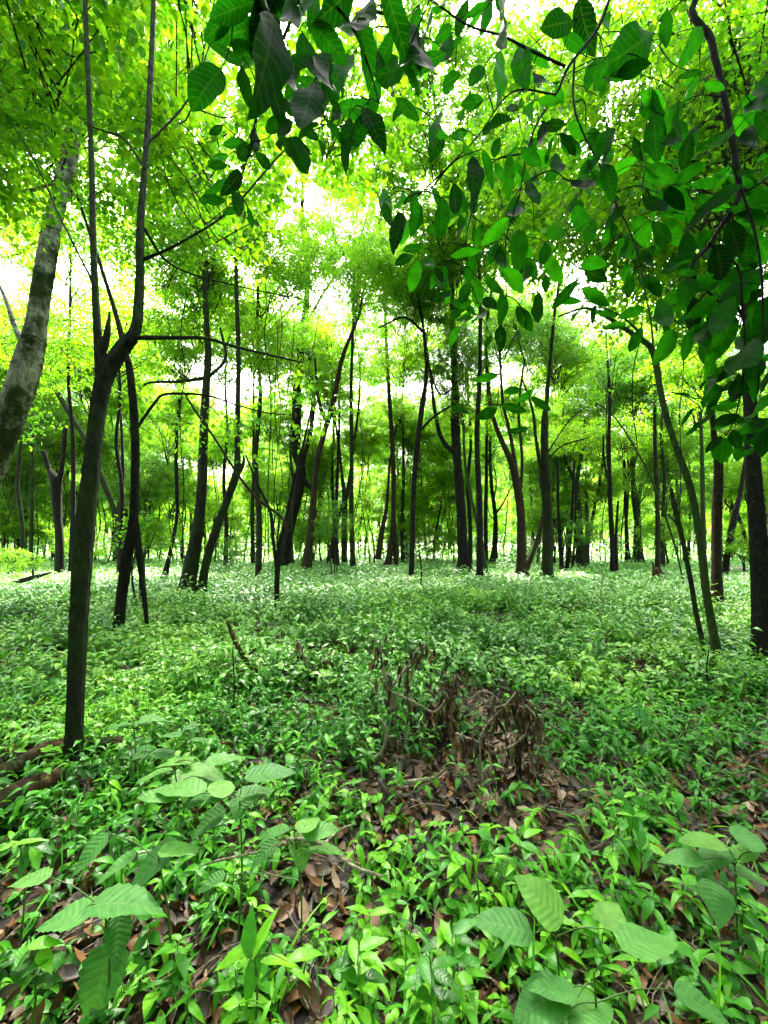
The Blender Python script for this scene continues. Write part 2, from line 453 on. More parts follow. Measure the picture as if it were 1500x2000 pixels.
def herbs(mb, sm, x, y, hmin, hmax, nleaf, lmin, lmax, kind, nu, hw=0.22, stems=True, wfold=0.3):
    n = len(x); z = gz(x, y)
    h = hmin + (hmax - hmin) * rng.random(n) ** 1.4
    h = h * np.clip(1 + .45 * patch(x + 20, y + 11, 1.1) + .2 * patch(x, y, 4.0), .45, 1.8)
    az0 = rng.random(n) * 6.28
    tilt = rng.standard_normal((n, 2)) * 0.18
    tn = np.clip(0.33 + 0.24 * patch(x, y, 0.9) + 0.16 * rng.standard_normal(n), 0, 1)
    for k in range(nleaf):
        keep = rng.random(n) < 0.92
        f = 1 - 0.62 * (k // 2) / max(1, nleaf / 2)
        zz = h * f
        base = np.stack([x + tilt[:, 0] * zz, y + tilt[:, 1] * zz, z + zz], -1)
        az = az0 + np.pi * (k % 2) + (k // 2) * 1.5 + rng.standard_normal(n) * 0.3
        pitch = rng.standard_normal(n) * 0.28 + 0.22 - 0.05 * (k // 2)
        d = np.stack([np.cos(az) * np.cos(pitch), np.sin(az) * np.cos(pitch), np.sin(pitch)], -1)
        up = np.stack([rng.standard_normal(n) * 0.3, rng.standard_normal(n) * 0.3, np.ones(n)], -1)
        L = (lmin + (lmax - lmin) * rng.random(n)) * (0.75 + 0.25 * f if nleaf > 4 else 1)
        t = np.clip(tn + 0.12 * rng.standard_normal(n) + (0.12 if k < 2 else 0), 0, 1)
        leaves(mb, base[keep], d[keep], up[keep], L[keep], hw * (0.8 + 0.45 * rng.random(keep.sum())), 0.25 + 0.55 * rng.random(keep.sum()), wfold, t[keep], kind, nu, ripple=0.012 if nu > 3 else 0)
    if stems:
        s = MB()
        r = 0.0016
        o = np.array([[r, 0], [-r * .5, r * .87], [-r * .5, -r * .87]])
        V = np.zeros((n, 6, 3))
        for i in range(3):
            V[:, i] = np.stack([x + o[i, 0], y + o[i, 1], z - 0.01], -1)
            V[:, i + 3] = np.stack([x + tilt[:, 0] * h + o[i, 0], y + tilt[:, 1] * h + o[i, 1], z + h], -1)
        f = np.array([[0, 1, 4, 3], [1, 2, 5, 4], [2, 0, 3, 5]])
        A = np.zeros((n, 6, 3)); A[..., 2] = 0.5
        mb.add(V.reshape(-1, 3), None, (f[None] + (np.arange(n) * 6)[:, None, None]).reshape(-1, 4), A.reshape(-1, 3), 1)

def thin(x, y, k=1.0, lvl=0.0):
    pr = np.clip(0.88 + 0.6 * patch(x, y, 1.3) + 0.25 * patch(x + 9, y, 3.1) - 0.95 * bare_spot(x, y) * k - 0.5 * np.clip(patch(x + 3, y + 5, 2.2) - .55, 0, 1) + lvl, 0.10, 1)
    m = rng.random(len(x)) < pr
    return x[m], y[m]

mb = MB()
x, y = thin(*wedge(4000, 0.75, 4.2))
herbs(mb, None, x, y, 0.04, 0.24, 8, 0.045, 0.105, 'lance', 7, 0.16)
x, y = thin(*wedge(2400, 0.75, 4.2))
herbs(mb, None, x, y, 0.03, 0.14, 6, 0.025, 0.055, 'ovate', 5, 0.30)
x, y = thin(*wedge(500, 0.8, 4.6))
herbs(mb, None, x, y, 0.06, 0.24, 6, 0.04, 0.09, 'ovate', 7, 0.33, wfold=.12)
x, y = thin(*wedge(700, 0.8, 5.5), 0.6)
herbs(mb, None, x, y, 0.12, 0.40, 8, 0.05, 0.10, 'lance', 5, 0.10)
# thin grass blades and bare stalks
x, y = thin(*wedge(1500, 0.8, 6), 0.4)
n = len(x); d = rng.standard_normal((n, 3)) * .5; d[:, 2] = 1
leaves(mb, np.stack([x, y, gz(x, y)], -1), d, rng.standard_normal((n, 3)), .12 + .22 * rng.random(n), .018, .7, .2, rng.random(n), 'lance', 5)
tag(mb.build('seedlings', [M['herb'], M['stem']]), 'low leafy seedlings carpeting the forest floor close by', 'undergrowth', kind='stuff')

mb = MB()
x, y = thin(*wedge(17000, 4.0, 10.5), 0.7, 0.1)
herbs(mb, None, x, y, 0.06, 0.28, 7, 0.06, 0.13, 'lance', 3, 0.21)
x, y = thin(*wedge(5000, 4.0, 10.5), 0.5)
herbs(mb, None, x, y, 0.08, 0.30, 4, 0.06, 0.12, 'ovate', 3, 0.32, stems=False)
x, y = thin(*wedge(1300, 4.0, 12), 0.5)
herbs(mb, None, x, y, 0.30, 0.55, 8, 0.07, 0.13, 'lance', 3, 0.20)
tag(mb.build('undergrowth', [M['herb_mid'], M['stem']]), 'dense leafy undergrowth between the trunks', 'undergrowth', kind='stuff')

mb = MB()
x, y = wedge(34000, 10.0, 24, 1.0)
herbs(mb, None, x, y, 0.10, 0.30, 5, 0.10, 0.18, 'lance', 0, 0.26, stems=False)
x, y = wedge(24000, 24.0, 55, 1.0)
herbs(mb, None, x, y, 0.10, 0.26, 4, 0.16, 0.30, 'lance', 0, 0.30, stems=False)
for _ in range(150):
    cy = random.uniform(26, 56); cx = random.uniform(-1, 1) * cy; hh = random.uniform(.8, 3.2); ww = random.uniform(.8, 2.2); n = 230
    q = rng.standard_normal((n, 3)) * np.array([ww * .5, ww * .5, 1]); q[:, 2] = hh * rng.random(n) ** .8
    up = rng.standard_normal((n, 3)) * .6; up[:, 2] += 1
    leaves(mb, q + np.array([cx, cy, 0]), rng.standard_normal((n, 3)), up, .14 + .12 * rng.random(n), .3, .2, .2, np.clip(.5 + .2 * rng.standard_normal() + .15 * rng.standard_normal(n), 0, 1), 'ellip', 0)
tag(mb.build('far_undergrowth', [M['herb_far'], M['stem']]), 'undergrowth spreading to the far trunks, sky sheen painted into its leaf colour', 'undergrowth', kind='stuff')

# dead leaves on the soil
mb = MB()
x, y = wedge(34000, 0.7, 7.0, 0.5, 1.6)
z = gz(x, y) + 0.004 + 0.03 * rng.random(len(x))
d = rand_unit_h(len(x)); d[:, 2] = rng.standard_normal(len(x)) * 0.25
up = np.stack([rng.standard_normal(len(x)) * 0.45, rng.standard_normal(len(x)) * 0.45, np.ones(len(x))], -1)
leaves(mb, np.stack([x, y, z], -1), d, up, 0.02 + 0.09 * rng.random(len(x)) ** 1.3, 0.14 + 0.19 * rng.random(len(x)), rng.standard_normal(len(x)) * 0.35, rng.standard_normal(len(x)) * 0.8, np.clip(rng.random(len(x)) ** 1.3, 0, 1), 'ellip', 5, ripple=0.02)
for _ in range(900):     # small fallen twigs lie among them
    yy = 0.9 + 5.5 * random.random() ** 1.2; xx = (random.random() * 2 - 1) * (0.95 * yy + 0.3); a = random.random() * 6.28; L = 0.08 + 0.3 * random.random()
    z0 = float(gz(xx, yy)) + 0.03
    tube(mb, [(xx, yy, z0), (xx + L * .5 * math.cos(a), yy + L * .5 * math.sin(a), z0 + 0.02 * random.random()), (xx + L * math.cos(a + .2), yy + L * math.sin(a + .2), z0 + .005)], [0.003, 0.0022, 0.0012], 5, 2, 0, 1)
tag(mb.build('leaf_litter', [M['dead'], M['dry_wood']]), 'brown dead leaves and twigs littering the soil', 'leaf litter', kind='stuff')

# ------------------------------------------------------------------ crowns
def grow_crown(rx, rz, n_limb, n_twig, n_leaf, leaf, kind='ellip', nu=0, hw=0.27, seed=0, drop=0.25, flat=0.55, tintmu=0.5, hollow=0.35, twig_r=0.012, leafmatidx=0):
    """a crown round the origin: limbs fan out from below, twigs carry rows of leaves"""
    global rng
    keep = rng; rng = np.random.default_rng(seed)
    mb = MB()
    root = np.array([0, 0, -rz * 0.95])
    for i in range(n_limb):
        a = rng.random() * 6.28; rr = (hollow + (1 - hollow) * rng.random()) ** 0.7
        ph = rng.random() * 2 - 0.75
        end = np.array([rx * rr * math.cos(a) * math.cos(ph * .9), rx * rr * math.sin(a) * math.cos(ph * .9), rz * rr * math.sin(ph)])
        st = root + np.array([0, 0, rz * 1.5 * rng.random() ** 1.3]); st[:2] += rng.standard_normal(2) * rx * .05
        m1 = st * 0.62 + end * 0.38 + rng.standard_normal(3) * rx * 0.10 + np.array([0, 0, rz * .10])
        m2 = st * 0.28 + end * 0.72 + rng.standard_normal(3) * rx * 0.08
        c = tube(mb, [st, m1, m2, end], [twig_r * 1.7, twig_r * 1.2, twig_r * .8, twig_r * .4], 4, 3, 0, 1, cap=False)
        n = n_twig
        for k in range(n):
            j = rng.integers(3, len(c)); b = c[j]
            out = nrm(b - root * 0.3 + rng.standard_normal(3) * rx * 0.9)
            out[2] = out[2] * 0.45 - 0.1 * rng.random()
            L = rx * (0.16 + 0.24 * rng.random())
            e = b + out * L
            m_ = (b + e) / 2 + np.array([0, 0, 0.12 * L])
            tube(mb, [b, m_, e], [twig_r * .6, twig_r * .45, twig_r * .25], 3, 2, 0, 1, cap=False)
            t = rng.random(n_leaf) ** 0.7
            p = (1 - t)[:, None] ** 2 * b + 2 * (t * (1 - t))[:, None] * m_ + (t ** 2)[:, None] * e
            p = p + rng.standard_normal((n_leaf, 3)) * leaf * np.array([1.1, 1.1, 0.7])
            d = out[None] * 0.8 + rng.standard_normal((n_leaf, 3)) * 0.75; d[:, 2] -= drop
            up = rng.standard_normal((n_leaf, 3)) * flat; up[:, 2] += 1
            tt = np.clip(tintmu + 0.17 * rng.standard_normal() + 0.16 * rng.standard_normal(n_leaf), 0, 1)
            leaves(mb, p, d, up, leaf * (0.65 + 0.7 * rng.random(n_leaf)), hw * (0.8 + .4 * rng.random(n_leaf)), 0.15 + .3 * rng.random(n_leaf), 0.25, tt, kind, nu, mat=0)
    rng = keep
    return mb

CR = {}
def proto(name, mat, **k):
    CR[name] = grow_crown(**k).mesh(name, [M[mat], M['twig']])
for i in range(3):
    proto(f'tall{i}', 'crown', rx=3.6, rz=2.8, n_limb=45, n_twig=13, n_leaf=45, leaf=0.097, seed=20 + i, tintmu=0.5 + .06 * i)
for i in range(2):
    proto(f'dense{i}', 'crown_dark', rx=2.6, rz=3.0, n_limb=40, n_twig=13, n_leaf=36, leaf=0.078, seed=40 + i, hw=0.22)
for i in range(3):
    proto(f'low{i}', 'crown', rx=2.2, rz=1.5, n_limb=26, n_twig=10, n_leaf=28, leaf=0.10, seed=60 + i, tintmu=0.7)
for i in range(2):
    proto(f'near{i}', 'crown', rx=1.7, rz=1.3, n_limb=24, n_twig=9, n_leaf=12, leaf=0.115, seed=80 + i, nu=3, kind='ovate', hw=0.29, tintmu=0.62, twig_r=0.006)
for i in range(2):
    proto(f'wisp{i}', 'crown', rx=0.8, rz=0.9, n_limb=9, n_twig=4, n_leaf=7, leaf=0.10, seed=90 + i, nu=3, hw=0.27, tintmu=0.5, twig_r=0.004)

def put_crown(root, where, size, loc, rz=None, sz=None, name='crown'):
    o = bpy.data.objects.new(name, CR[where])
    link(o, root)
    o.location = Vector(loc) - root.location
    o.rotation_euler = (0, 0, random.random() * 6.28 if rz is None else rz)
    o.scale = (size, size, sz or size)
    return o

# ------------------------------------------------------------------ the trees one can tell apart
LAND = []     # (px at the base, short name) used to describe the far saplings
def tree(name, label, paths, bark, crowns=(), Y=None, seg=12, flare=0.6, group=None, cat='tree', lean_back=0.0, short=None, sink=0.06, rough=0.10):
    """paths: the first is the trunk, the others are its branches; each a list of (px, py, width px)"""
    bx, by = paths[0][0][0], paths[0][0][1]
    Y = Y or ground_Y(by)
    root = empty(name, (0, 0, 0))
    b = pix(bx, by, Y)
    root.location = (b.x, b.y, float(gz(b.x, b.y)) - sink)
    tag(root, label, cat, group)
    k = Y / F
    near = Y < 9
    for i, path in enumerate(paths):
        pts = []; rad = []
        for j, q in enumerate(path):
            dy = q[3] if len(q) > 3 else 0.0
            p = pix(q[0], q[1], Y + dy)
            if i == 0 and j == 0: p.z = root.location.z
            pts.append(p - root.location); rad.append(q[2] * (Y + dy) / F / 2 * .9 * math.cos(math.atan((q[0] - 750) / F)) ** 1.15)
        m = MB()
        tube(m, pts, rad, (30 if near else seg) if i == 0 else (16 if near else max(6, seg - 4)), 16 if near else 6, rough * (1.3 if near else 1), 0, flare=flare if i == 0 else 0)
        m.build('trunk' if i == 0 else 'branch', M[bark], root)
    for (c, size, px, py, dy) in crowns:
        put_crown(root, c, size, pix(px, py, Y + dy))
    if short: LAND.append((bx, short))
    return root

tree('forked_tree', 'slim dark mossy tree, nearest trunk, forking below a long bare sideways branch',
     [[(140, 1530, 50), (147, 1400, 41), (155, 1200, 42), (165, 1050, 45), (181, 900, 40), (192, 800, 38), (208, 730, 42), (240, 680, 38), (266, 640, 26), (273, 540, 21), (274, 430, 18), (288, 250, 14, .1), (300, 0, 12, .3), (305, -250, 9, .5)],
      [(199, 750, 32), (194, 690, 26), (189, 630, 20), (183, 500, 16), (178, 300, 14, .1), (166, 0, 12, .2), (160, -250, 9, .3)],
      [(196, 700, 22), (208, 655, 18), (214, 610, 5)],
      [(262, 660, 13), (340, 660, 9), (400, 661, 8, -.1), (470, 680, 6.5, -.15), (590, 708, 4, -.2)],
      [(277, 508, 9), (350, 475, 6), (450, 410, 5, .1), (560, 290, 4, .2), (640, 240, 2, .3)],
      [(277, 440, 8), (340, 520, 5, .2), (470, 560, 3, .5), (620, 590, 2, .8)],
      [(283, 330, 7), (240, 270, 5, .1), (170, 240, 4, .1), (60, 130, 3), (-60, 0, 2)],
      [(280, 290, 7), (370, 190, 4, .2), (420, 60, 3, .3), (480, -60, 2, .4)],
      [(186, 560, 7), (120, 430, 5, .1), (60, 300, 4, .2), (0, 210, 3, .3)]],
     'bark_moss', [('near0', 0.9, 120, 40, 1.0), ('near1', 1.0, 380, 20, 1.6), ('near0', 0.7, -90, 230, 1.0), ('near1', 0.9, 420, 330, 2.6), ('near0', .9, 640, 190, 2.8), ('near1', .8, 250, 180, 3)], short='the forked mossy tree')
tree('leaning_tree', 'large pale mottled leaning tree at the left edge, bark ringed with dark bands',
     [[(-95, 1200, 78), (-70, 1080, 74), (-35, 960, 74), (8, 850, 72), (46, 740, 74), (68, 640, 56), (85, 530, 50), (112, 400, 44), (137, 300, 40), (148, 180, 36), (158, 60, 30), (165, -150, 28)],
      [(60, 700, 16), (30, 640, 14, .5), (0, 560, 10, 1), (-60, 480, 8, 1.5)],
      [(120, 350, 12), (60, 372, 10, .3), (0, 380, 8, .6), (-50, 400, 5, .8)]],
     'bark_pale', [('tall0', 0.9, 60, 120, 4.6), ('tall1', 0.9, 330, 60, 4.5), ('low1', 1.0, -60, 420, 3.5), ('tall2', .8, 480, 250, 5)], Y=7.5, seg=20, short='the pale mottled tree')
tree('slanted_tree', 'dark slanted tree left of centre with a thin pole leaning into it',
     [[(228, 1248, 26), (236, 1180, 25), (250, 1080, 23), (262, 1000, 22), (264, 850, 19), (256, 740, 19), (246, 690, 16), (222, 600, 11, .3), (190, 500, 9, .6), (150, 380, 6, 1)],
      [(288, 1228, 9), (280, 1150, 13), (270, 1060, 15), (262, 980, 14)],
      [(258, 850, 9), (300, 790, 7, .1), (325, 770, 6, .2), (400, 772, 5, .3), (460, 790, 4, .4), (520, 806, 3, .5), (592, 812, 2, .6)],
      [(262, 1020, 5), (240, 1035, 4), (220, 1030, 3)]],
     'bark_dark', [('near1', .9, 330, 480, 2.2), ('wisp0', 1.0, 330, 820, .8)], short='the dark slanted tree')
tree('stump_forked_tree', 'short dark tree at the left forking into two snapped stubs',
     [[(117, 1132, 24), (116, 1060, 20), (110, 980, 24), (108, 940, 30), (95, 915, 13), (84, 882, 14)],
      [(112, 955, 18), (122, 905, 12), (127, 838, 13)]], 'bark_dark', [('wisp1', 1.6, 70, 830, 1)], short='the snapped two stub tree', flare=.3)
tree('mossy_leaner', 'thin mossy trunk slanting up left behind the nearest forked tree',
     [[(252, 1112, 16), (234, 1030, 14), (207, 955, 13), (172, 868, 15), (125, 790, 13), (97, 728, 12), (70, 600, 9), (60, 450, 7)]],
     'bark_moss', [('tall1', 0.8, 60, 420, 1), ('low0', .9, 150, 700, 3)], short='the thin mossy leaner')
tree('mossy_tree', 'thick lichen spotted mossy tree standing beside a curved dark trunk',
     [[(362, 1166, 36), (372, 1110, 32), (387, 1030, 27), (395, 940, 22), (398, 850, 21), (402, 760, 19), (406, 690, 16), (402, 600, 12), (396, 450, 9)],
      [(404, 740, 9), (440, 700, 7), (430, 640, 5)], [(402, 738, 10), (350, 745, 8), (290, 748, 6), (272, 765, 4)]],
     'bark_moss', [('tall2', .9, 400, 470, 1), ('low1', .8, 360, 690, 2)], short='the lichen spotted tree')
tree('curved_tree', 'curved dark tree bending right then rising as a thin straight mossy stem',
     [[(392, 1166, 22), (404, 1095, 19), (424, 1030, 19), (446, 970, 17), (462, 922, 18), (463, 880, 14), (464, 800, 12), (466, 700, 11), (462, 560, 9), (461, 450, 7)],
      [(462, 925, 14), (474, 908, 10), (476, 890, 4)]],
     'bark_moss', [('tall0', .8, 470, 400, 2), ('low2', .8, 500, 700, 3)], short='the curved dark tree')
tree('thin_tree', 'small slanting trunk with a wedge shaped base right of the dark slanted tree',
     [[(318, 1138, 18), (332, 1080, 9), (345, 1010, 8), (345, 950, 9), (344, 880, 8), (350, 780, 6)]], 'bark_dark', [('low0', .8, 340, 800, 1)], short='the wedge based trunk')
tree('forked_sapling', 'slim dark sapling forking low near the centre left clearing, pale dead branch across it',
     [[(542, 1202, 12), (541, 1130, 11), (548, 1060, 11), (560, 1010, 8), (572, 950, 7), (590, 880, 5), (610, 790, 4)],
      [(541, 1110, 9), (533, 1050, 8), (528, 1000, 7), (505, 950, 5), (480, 890, 4)]], 'bark_dark', [('wisp0', 1.3, 600, 800, .5), ('wisp1', 1.2, 470, 860, .5)], short='the forked sapling')
tree('vine_hung_tree', 'dark crooked tree hung with vines, a kinked bough bending right',
     [[(552, 1112, 18), (565, 1040, 19), (580, 970, 22), (588, 920, 20), (578, 880, 20), (580, 800, 22), (582, 740, 19), (590, 660, 16), (600, 560, 13), (590, 400, 10), (600, 280, 8, -2), (620, 150, 6, -4)],
      [(576, 925, 12), (596, 942, 11), (616, 960, 9)],
      [(588, 910, 12), (605, 850, 10), (612, 780, 9), (606, 700, 8)],
      [(592, 640, 7), (640, 560, 5), (700, 470, 4), (720, 400, 3)]],
     'bark_dark', [('dense0', .9, 600, 470, 1), ('dense1', .9, 600, 280, -2), ('tall0', .7, 640, 120, -4), ('tall1', .75, 690, 380, 0), ('dense1', .8, 650, 480, 1), ('low0', .7, 560, 700, 2)], short='the vine hung tree')
tree('speckled_tree', 'speckled grey brown tree in the middle with a broad foot and forked top',
     [[(596, 1122, 24), (604, 1060, 17), (613, 970, 14), (620, 900, 13), (635, 840, 12), (650, 790, 12), (668, 700, 9), (702, 610, 6), (720, 500, 5)],
      [(640, 830, 8), (622, 780, 7), (615, 700, 5)]], 'bark_red', [('dense1', .8, 700, 520, 1), ('low1', .8, 640, 760, 2)], short='the speckled brown tree')
tree('y_shaped_tree', 'Y shaped tree in the middle with a mossy leg leaning into it',
     [[(673, 1110, 13), (672, 1040, 12), (673, 975, 12), (668, 930, 7), (663, 880, 6), (655, 820, 5), (650, 740, 4)],
      [(676, 975, 10), (685, 920, 7), (690, 870, 6), (700, 800, 5), (705, 700, 4)],
      [(641, 1098, 11), (652, 1050, 8), (668, 985, 6)]], 'bark_moss', [('dense0', .75, 690, 620, 1), ('low2', .9, 660, 800, 2)], short='the Y shaped tree')
tree('twin_trunk_tree', 'twin trunk tree left of centre clump whose stems cross and part at the foot',
     [[(756, 1112, 18), (764, 1060, 11), (768, 1000, 10), (768, 900, 11), (762, 800, 9), (757, 720, 8), (752, 600, 6)],
      [(775, 1122, 10), (772, 1060, 11), (767, 1000, 9)], [(738, 1092, 15), (746, 1040, 11), (755, 990, 8), (762, 900, 5), (775, 830, 4)]],
     'bark_red', [('tall1', .7, 750, 600, 1), ('low0', .9, 780, 800, 2), ('dense1', .9, 745, 460, 1)], short='the twin trunk tree')
tree('swaying_tree', 'long thin dark tree gently bent right, forking high, just right of centre',
     [[(803, 1132, 12), (806, 1050, 11), (808, 950, 11), (815, 870, 12), (824, 800, 12), (832, 740, 9), (832, 690, 8), (820, 600, 5), (800, 520, 4)],
      [(823, 838, 7), (850, 812, 5), (885, 790, 4)], [(833, 700, 6), (860, 770, 4), (900, 740, 3)], [(828, 650, 6), (790, 620, 5), (740, 640, 3)]],
     'bark_dark', [('dense1', .8, 830, 580, 1), ('dense0', .7, 880, 700, 1), ('low2', .8, 790, 700, 3)], short='the long thin bent tree')
tree('flared_tree', 'thick black tree with a flared foot and one curved bough, right of centre',
     [[(908, 1128, 34), (905, 1085, 22), (901, 1000, 21), (894, 920, 19), (891, 870, 20), (889, 820, 20), (888, 740, 15), (884, 620, 11), (880, 480, 9, -1), (862, 340, 7, -3.5), (850, 220, 6, -6), (840, 120, 4, -8)],
      [(889, 888, 11), (862, 855, 10), (849, 800, 8), (842, 740, 6), (830, 660, 4)]],
     'bark_dark', [('dense0', .8, 900, 720, 0), ('tall2', .9, 890, 540, -1), ('tall0', .9, 860, 380, -3.5), ('tall1', .8, 850, 230, -6), ('tall2', .7, 835, 80, -8), ('tall1', .8, 750, 330, -4)], flare=0.9, seg=16, short='the flared black tree')
tree('pale_green_leaner', 'thin pale green trunk leaning left beside the flared black tree',
     [[(952, 1132, 9), (944, 1080, 8), (930, 1015, 7), (918, 960, 7), (908, 900, 6), (905, 820, 5)]], 'bark_green', [('low1', .8, 905, 800, 1)])
tree('wide_forked_tree', 'brown trunk opening into two curved boughs, third big tree right of centre',
     [[(1019, 1130, 24), (1018, 1060, 19), (1016, 985, 19), (1003, 915, 17), (986, 875, 12), (966, 825, 10), (955, 770, 9), (950, 640, 7), (980, 460, 6, -2), (1010, 300, 5, -5), (1030, 160, 4, -8)],
      [(1010, 940, 12), (1002, 880, 9), (992, 830, 8), (981, 775, 7), (975, 650, 5)],
      [(1022, 1125, 16), (1044, 1070, 11), (1060, 1010, 9), (1068, 940, 7)],
      [(1014, 985, 9), (1020, 900, 7), (1013, 800, 6), (1025, 700, 4)]], 'bark_red', [('dense1', .8, 970, 620, 1), ('tall1', .7, 1030, 640, 2), ('low1', .9, 1000, 780, 3), ('tall0', .8, 990, 420, -2.5), ('tall2', .7, 1030, 200, -7)], short='the brown two bough tree')
tree('stout_tree', 'stout mossy dark trunk ending in a knobbed fork, right of the brown forked tree',
     [[(1067, 1140, 26), (1070, 1050, 22), (1069, 960, 20), (1064, 880, 18), (1064, 820, 16), (1068, 780, 10), (1075, 700, 8), (1085, 600, 7), (1110, 460, 6, -1.5), (1140, 330, 5, -4)],
      [(1066, 1010, 10), (1056, 920, 9), (1047, 860, 8), (1040, 800, 6), (1020, 740, 4)], [(1066, 900, 5), (1100, 870, 4), (1150, 855, 3)], [(1066, 890, 4), (1105, 830, 3), (1135, 800, 2)]],
     'bark_moss', [('dense0', .7, 1080, 660, 1), ('low0', .9, 1100, 720, 2), ('tall1', .8, 1130, 400, -3)], short='the stout knobbed tree')
tree('clumped_tree', 'clump of thin dark stems growing from one foot right of the stout tree',
     [[(1098, 1122, 11), (1094, 1060, 9), (1090, 980, 7), (1088, 900, 5)], [(1106, 1122, 11), (1113, 1060, 9), (1118, 980, 7), (1122, 900, 5)], [(1116, 1120, 6), (1122, 1060, 5), (1124, 960, 4)]],
     'bark_dark', [('low2', .9, 1110, 860, 1)], short='the clump of thin stems')
tree('split_tree', 'wide dark tree dividing at head height behind the clump of thin stems',
     [[(1136, 1110, 22), (1132, 1040, 17), (1128, 970, 14), (1128, 930, 9), (1138, 880, 8), (1142, 820, 6)], [(1130, 990, 9), (1118, 930, 8), (1102, 890, 7), (1100, 800, 5)], [(1144, 1095, 10), (1147, 1030, 9), (1145, 960, 6)]],
     'bark_moss', [('tall2', .7, 1130, 760, 1), ('low1', .8, 1160, 850, 2)], short='the dividing dark tree')
tree('straight_tree', 'straight black trunk flaking at mid height with a thinner stem at its foot',
     [[(1197, 1127, 13), (1195, 1050, 11), (1191, 950, 11), (1189, 860, 9), (1191, 780, 8), (1186, 700, 6)], [(1204, 1114, 9), (1203, 1050, 7), (1207, 980, 5)], [(1192, 960, 6), (1180, 900, 5), (1178, 850, 4)]],
     'bark_dark', [('dense1', .8, 1190, 700, 1), ('low0', .9, 1210, 850, 2)], short='the straight black tree')
tree('flared_slim_tree', 'slim black tree with wide root foot right of the straight black trunk',
     [[(1228, 1106, 14), (1225, 1060, 9), (1222, 1000, 8), (1219, 900, 7)]], 'bark_dark', [('tall0', .7, 1220, 780, 1)], flare=.8)
tree('rugged_tree', 'rugged leaning trunk with jagged bark behind the broken stump',
     [[(1252, 1106, 18), (1248, 1050, 13), (1240, 990, 12), (1234, 930, 9), (1232, 840, 7)]], 'bark_moss', [('dense0', .8, 1240, 760, 1), ('low2', 1, 1250, 900, 1)])
tree('arching_sapling', 'long thin sapling arching left over the clearing on the right',
     [[(1338, 1150, 5), (1322, 1080, 5), (1300, 1010, 5), (1270, 930, 4.5), (1240, 875, 4), (1212, 830, 3.5), (1185, 800, 3), (1150, 780, 2)]], 'bark_green', [('wisp0', .8, 1150, 780, 0)], flare=0)
tree('green_leaning_tree', 'green barked tree leaning left with an overhead bough, paired with a slender twin',
     [[(1407, 1305, 26), (1392, 1230, 20), (1378, 1150, 19), (1366, 1050, 18), (1350, 960, 17), (1330, 900, 16), (1306, 830, 15), (1290, 765, 14), (1280, 705, 15), (1268, 676, 14), (1235, 652, 12), (1190, 622, 9), (1145, 602, 7), (1090, 618, 4)],
      [(1275, 690, 7), (1240, 640, 6), (1200, 610, 4), (1160, 598, 3)],
      [(1278, 700, 6), (1270, 620, 5, .2), (1250, 520, 4, .4), (1240, 400, 3, .6)]],
     'bark_green', [('near0', .85, 1150, 470, 1.6), ('near1', 0.9, 1330, 560, 1.8), ('near1', .9, 1000, 380, 2.0), ('near0', .9, 1290, 330, 2.2), ('near1', .8, 1420, 150, 2.4), ('near0', .9, 1220, 110, 2.6), ('near1', .9, 1060, 180, 3.0)], short='the green leaning tree')
tree('broken_sapling', 'slender dark stem with a snapped reddish tip at the foot of the green leaning tree',
     [[(1386, 1288, 13), (1362, 1210, 12), (1348, 1130, 12), (1334, 1060, 11), (1322, 1010, 12), (1311, 955, 8)], [(1326, 1030, 5), (1312, 1012, 4), (1300, 1005, 3)]], 'bark_moss', Y=4.95, short='the snapped stem')
tree('scaly_tree', 'reddish brown scaly barked tree standing upright near the right edge',
     [[(1402, 1207, 30), (1400, 1100, 25), (1400, 1000, 24), (1402, 900, 23), (1394, 850, 14), (1390, 780, 12), (1386, 700, 10), (1380, 560, 8)],
      [(1400, 905, 7), (1420, 870, 5), (1440, 855, 4)]], 'bark_red', [('dense0', .6, 1380, 600, 2), ('low1', .7, 1370, 720, 2)], short='the scaly brown tree')
tree('dark_green_tree', 'dark green trunk directly behind the green leaning tree',
     [[(1377, 1140, 16), (1374, 1060, 14), (1372, 960, 12), (1370, 860, 9), (1365, 740, 7)]], 'bark_green', [('dense1', .8, 1360, 740, 1)])
tree('slanting_black_tree', 'black trunk slanting right behind the scaly brown tree',
     [[(1413, 1130, 18), (1424, 1060, 15), (1437, 1000, 17), (1446, 960, 12), (1458, 880, 9), (1470, 780, 7)], [(1466, 1098, 10), (1456, 1050, 9), (1441, 1005, 9)]], 'bark_dark', [('low2', 1, 1440, 820, 1)])
tree('dark_edge_tree', 'thick near black tree at the right edge crossed by pale twigs',
     [[(1496, 1300, 62), (1488, 1220, 50), (1482, 1100, 46), (1476, 1000, 40), (1470, 900, 38), (1466, 800, 34), (1462, 650, 28), (1460, 400, 20), (1465, 100, 14)]],
     'bark_dark', [('dense1', .8, 1440, 420, 2.2), ('tall1', .7, 1480, 150, 3)], seg=18, short='the near black edge tree')

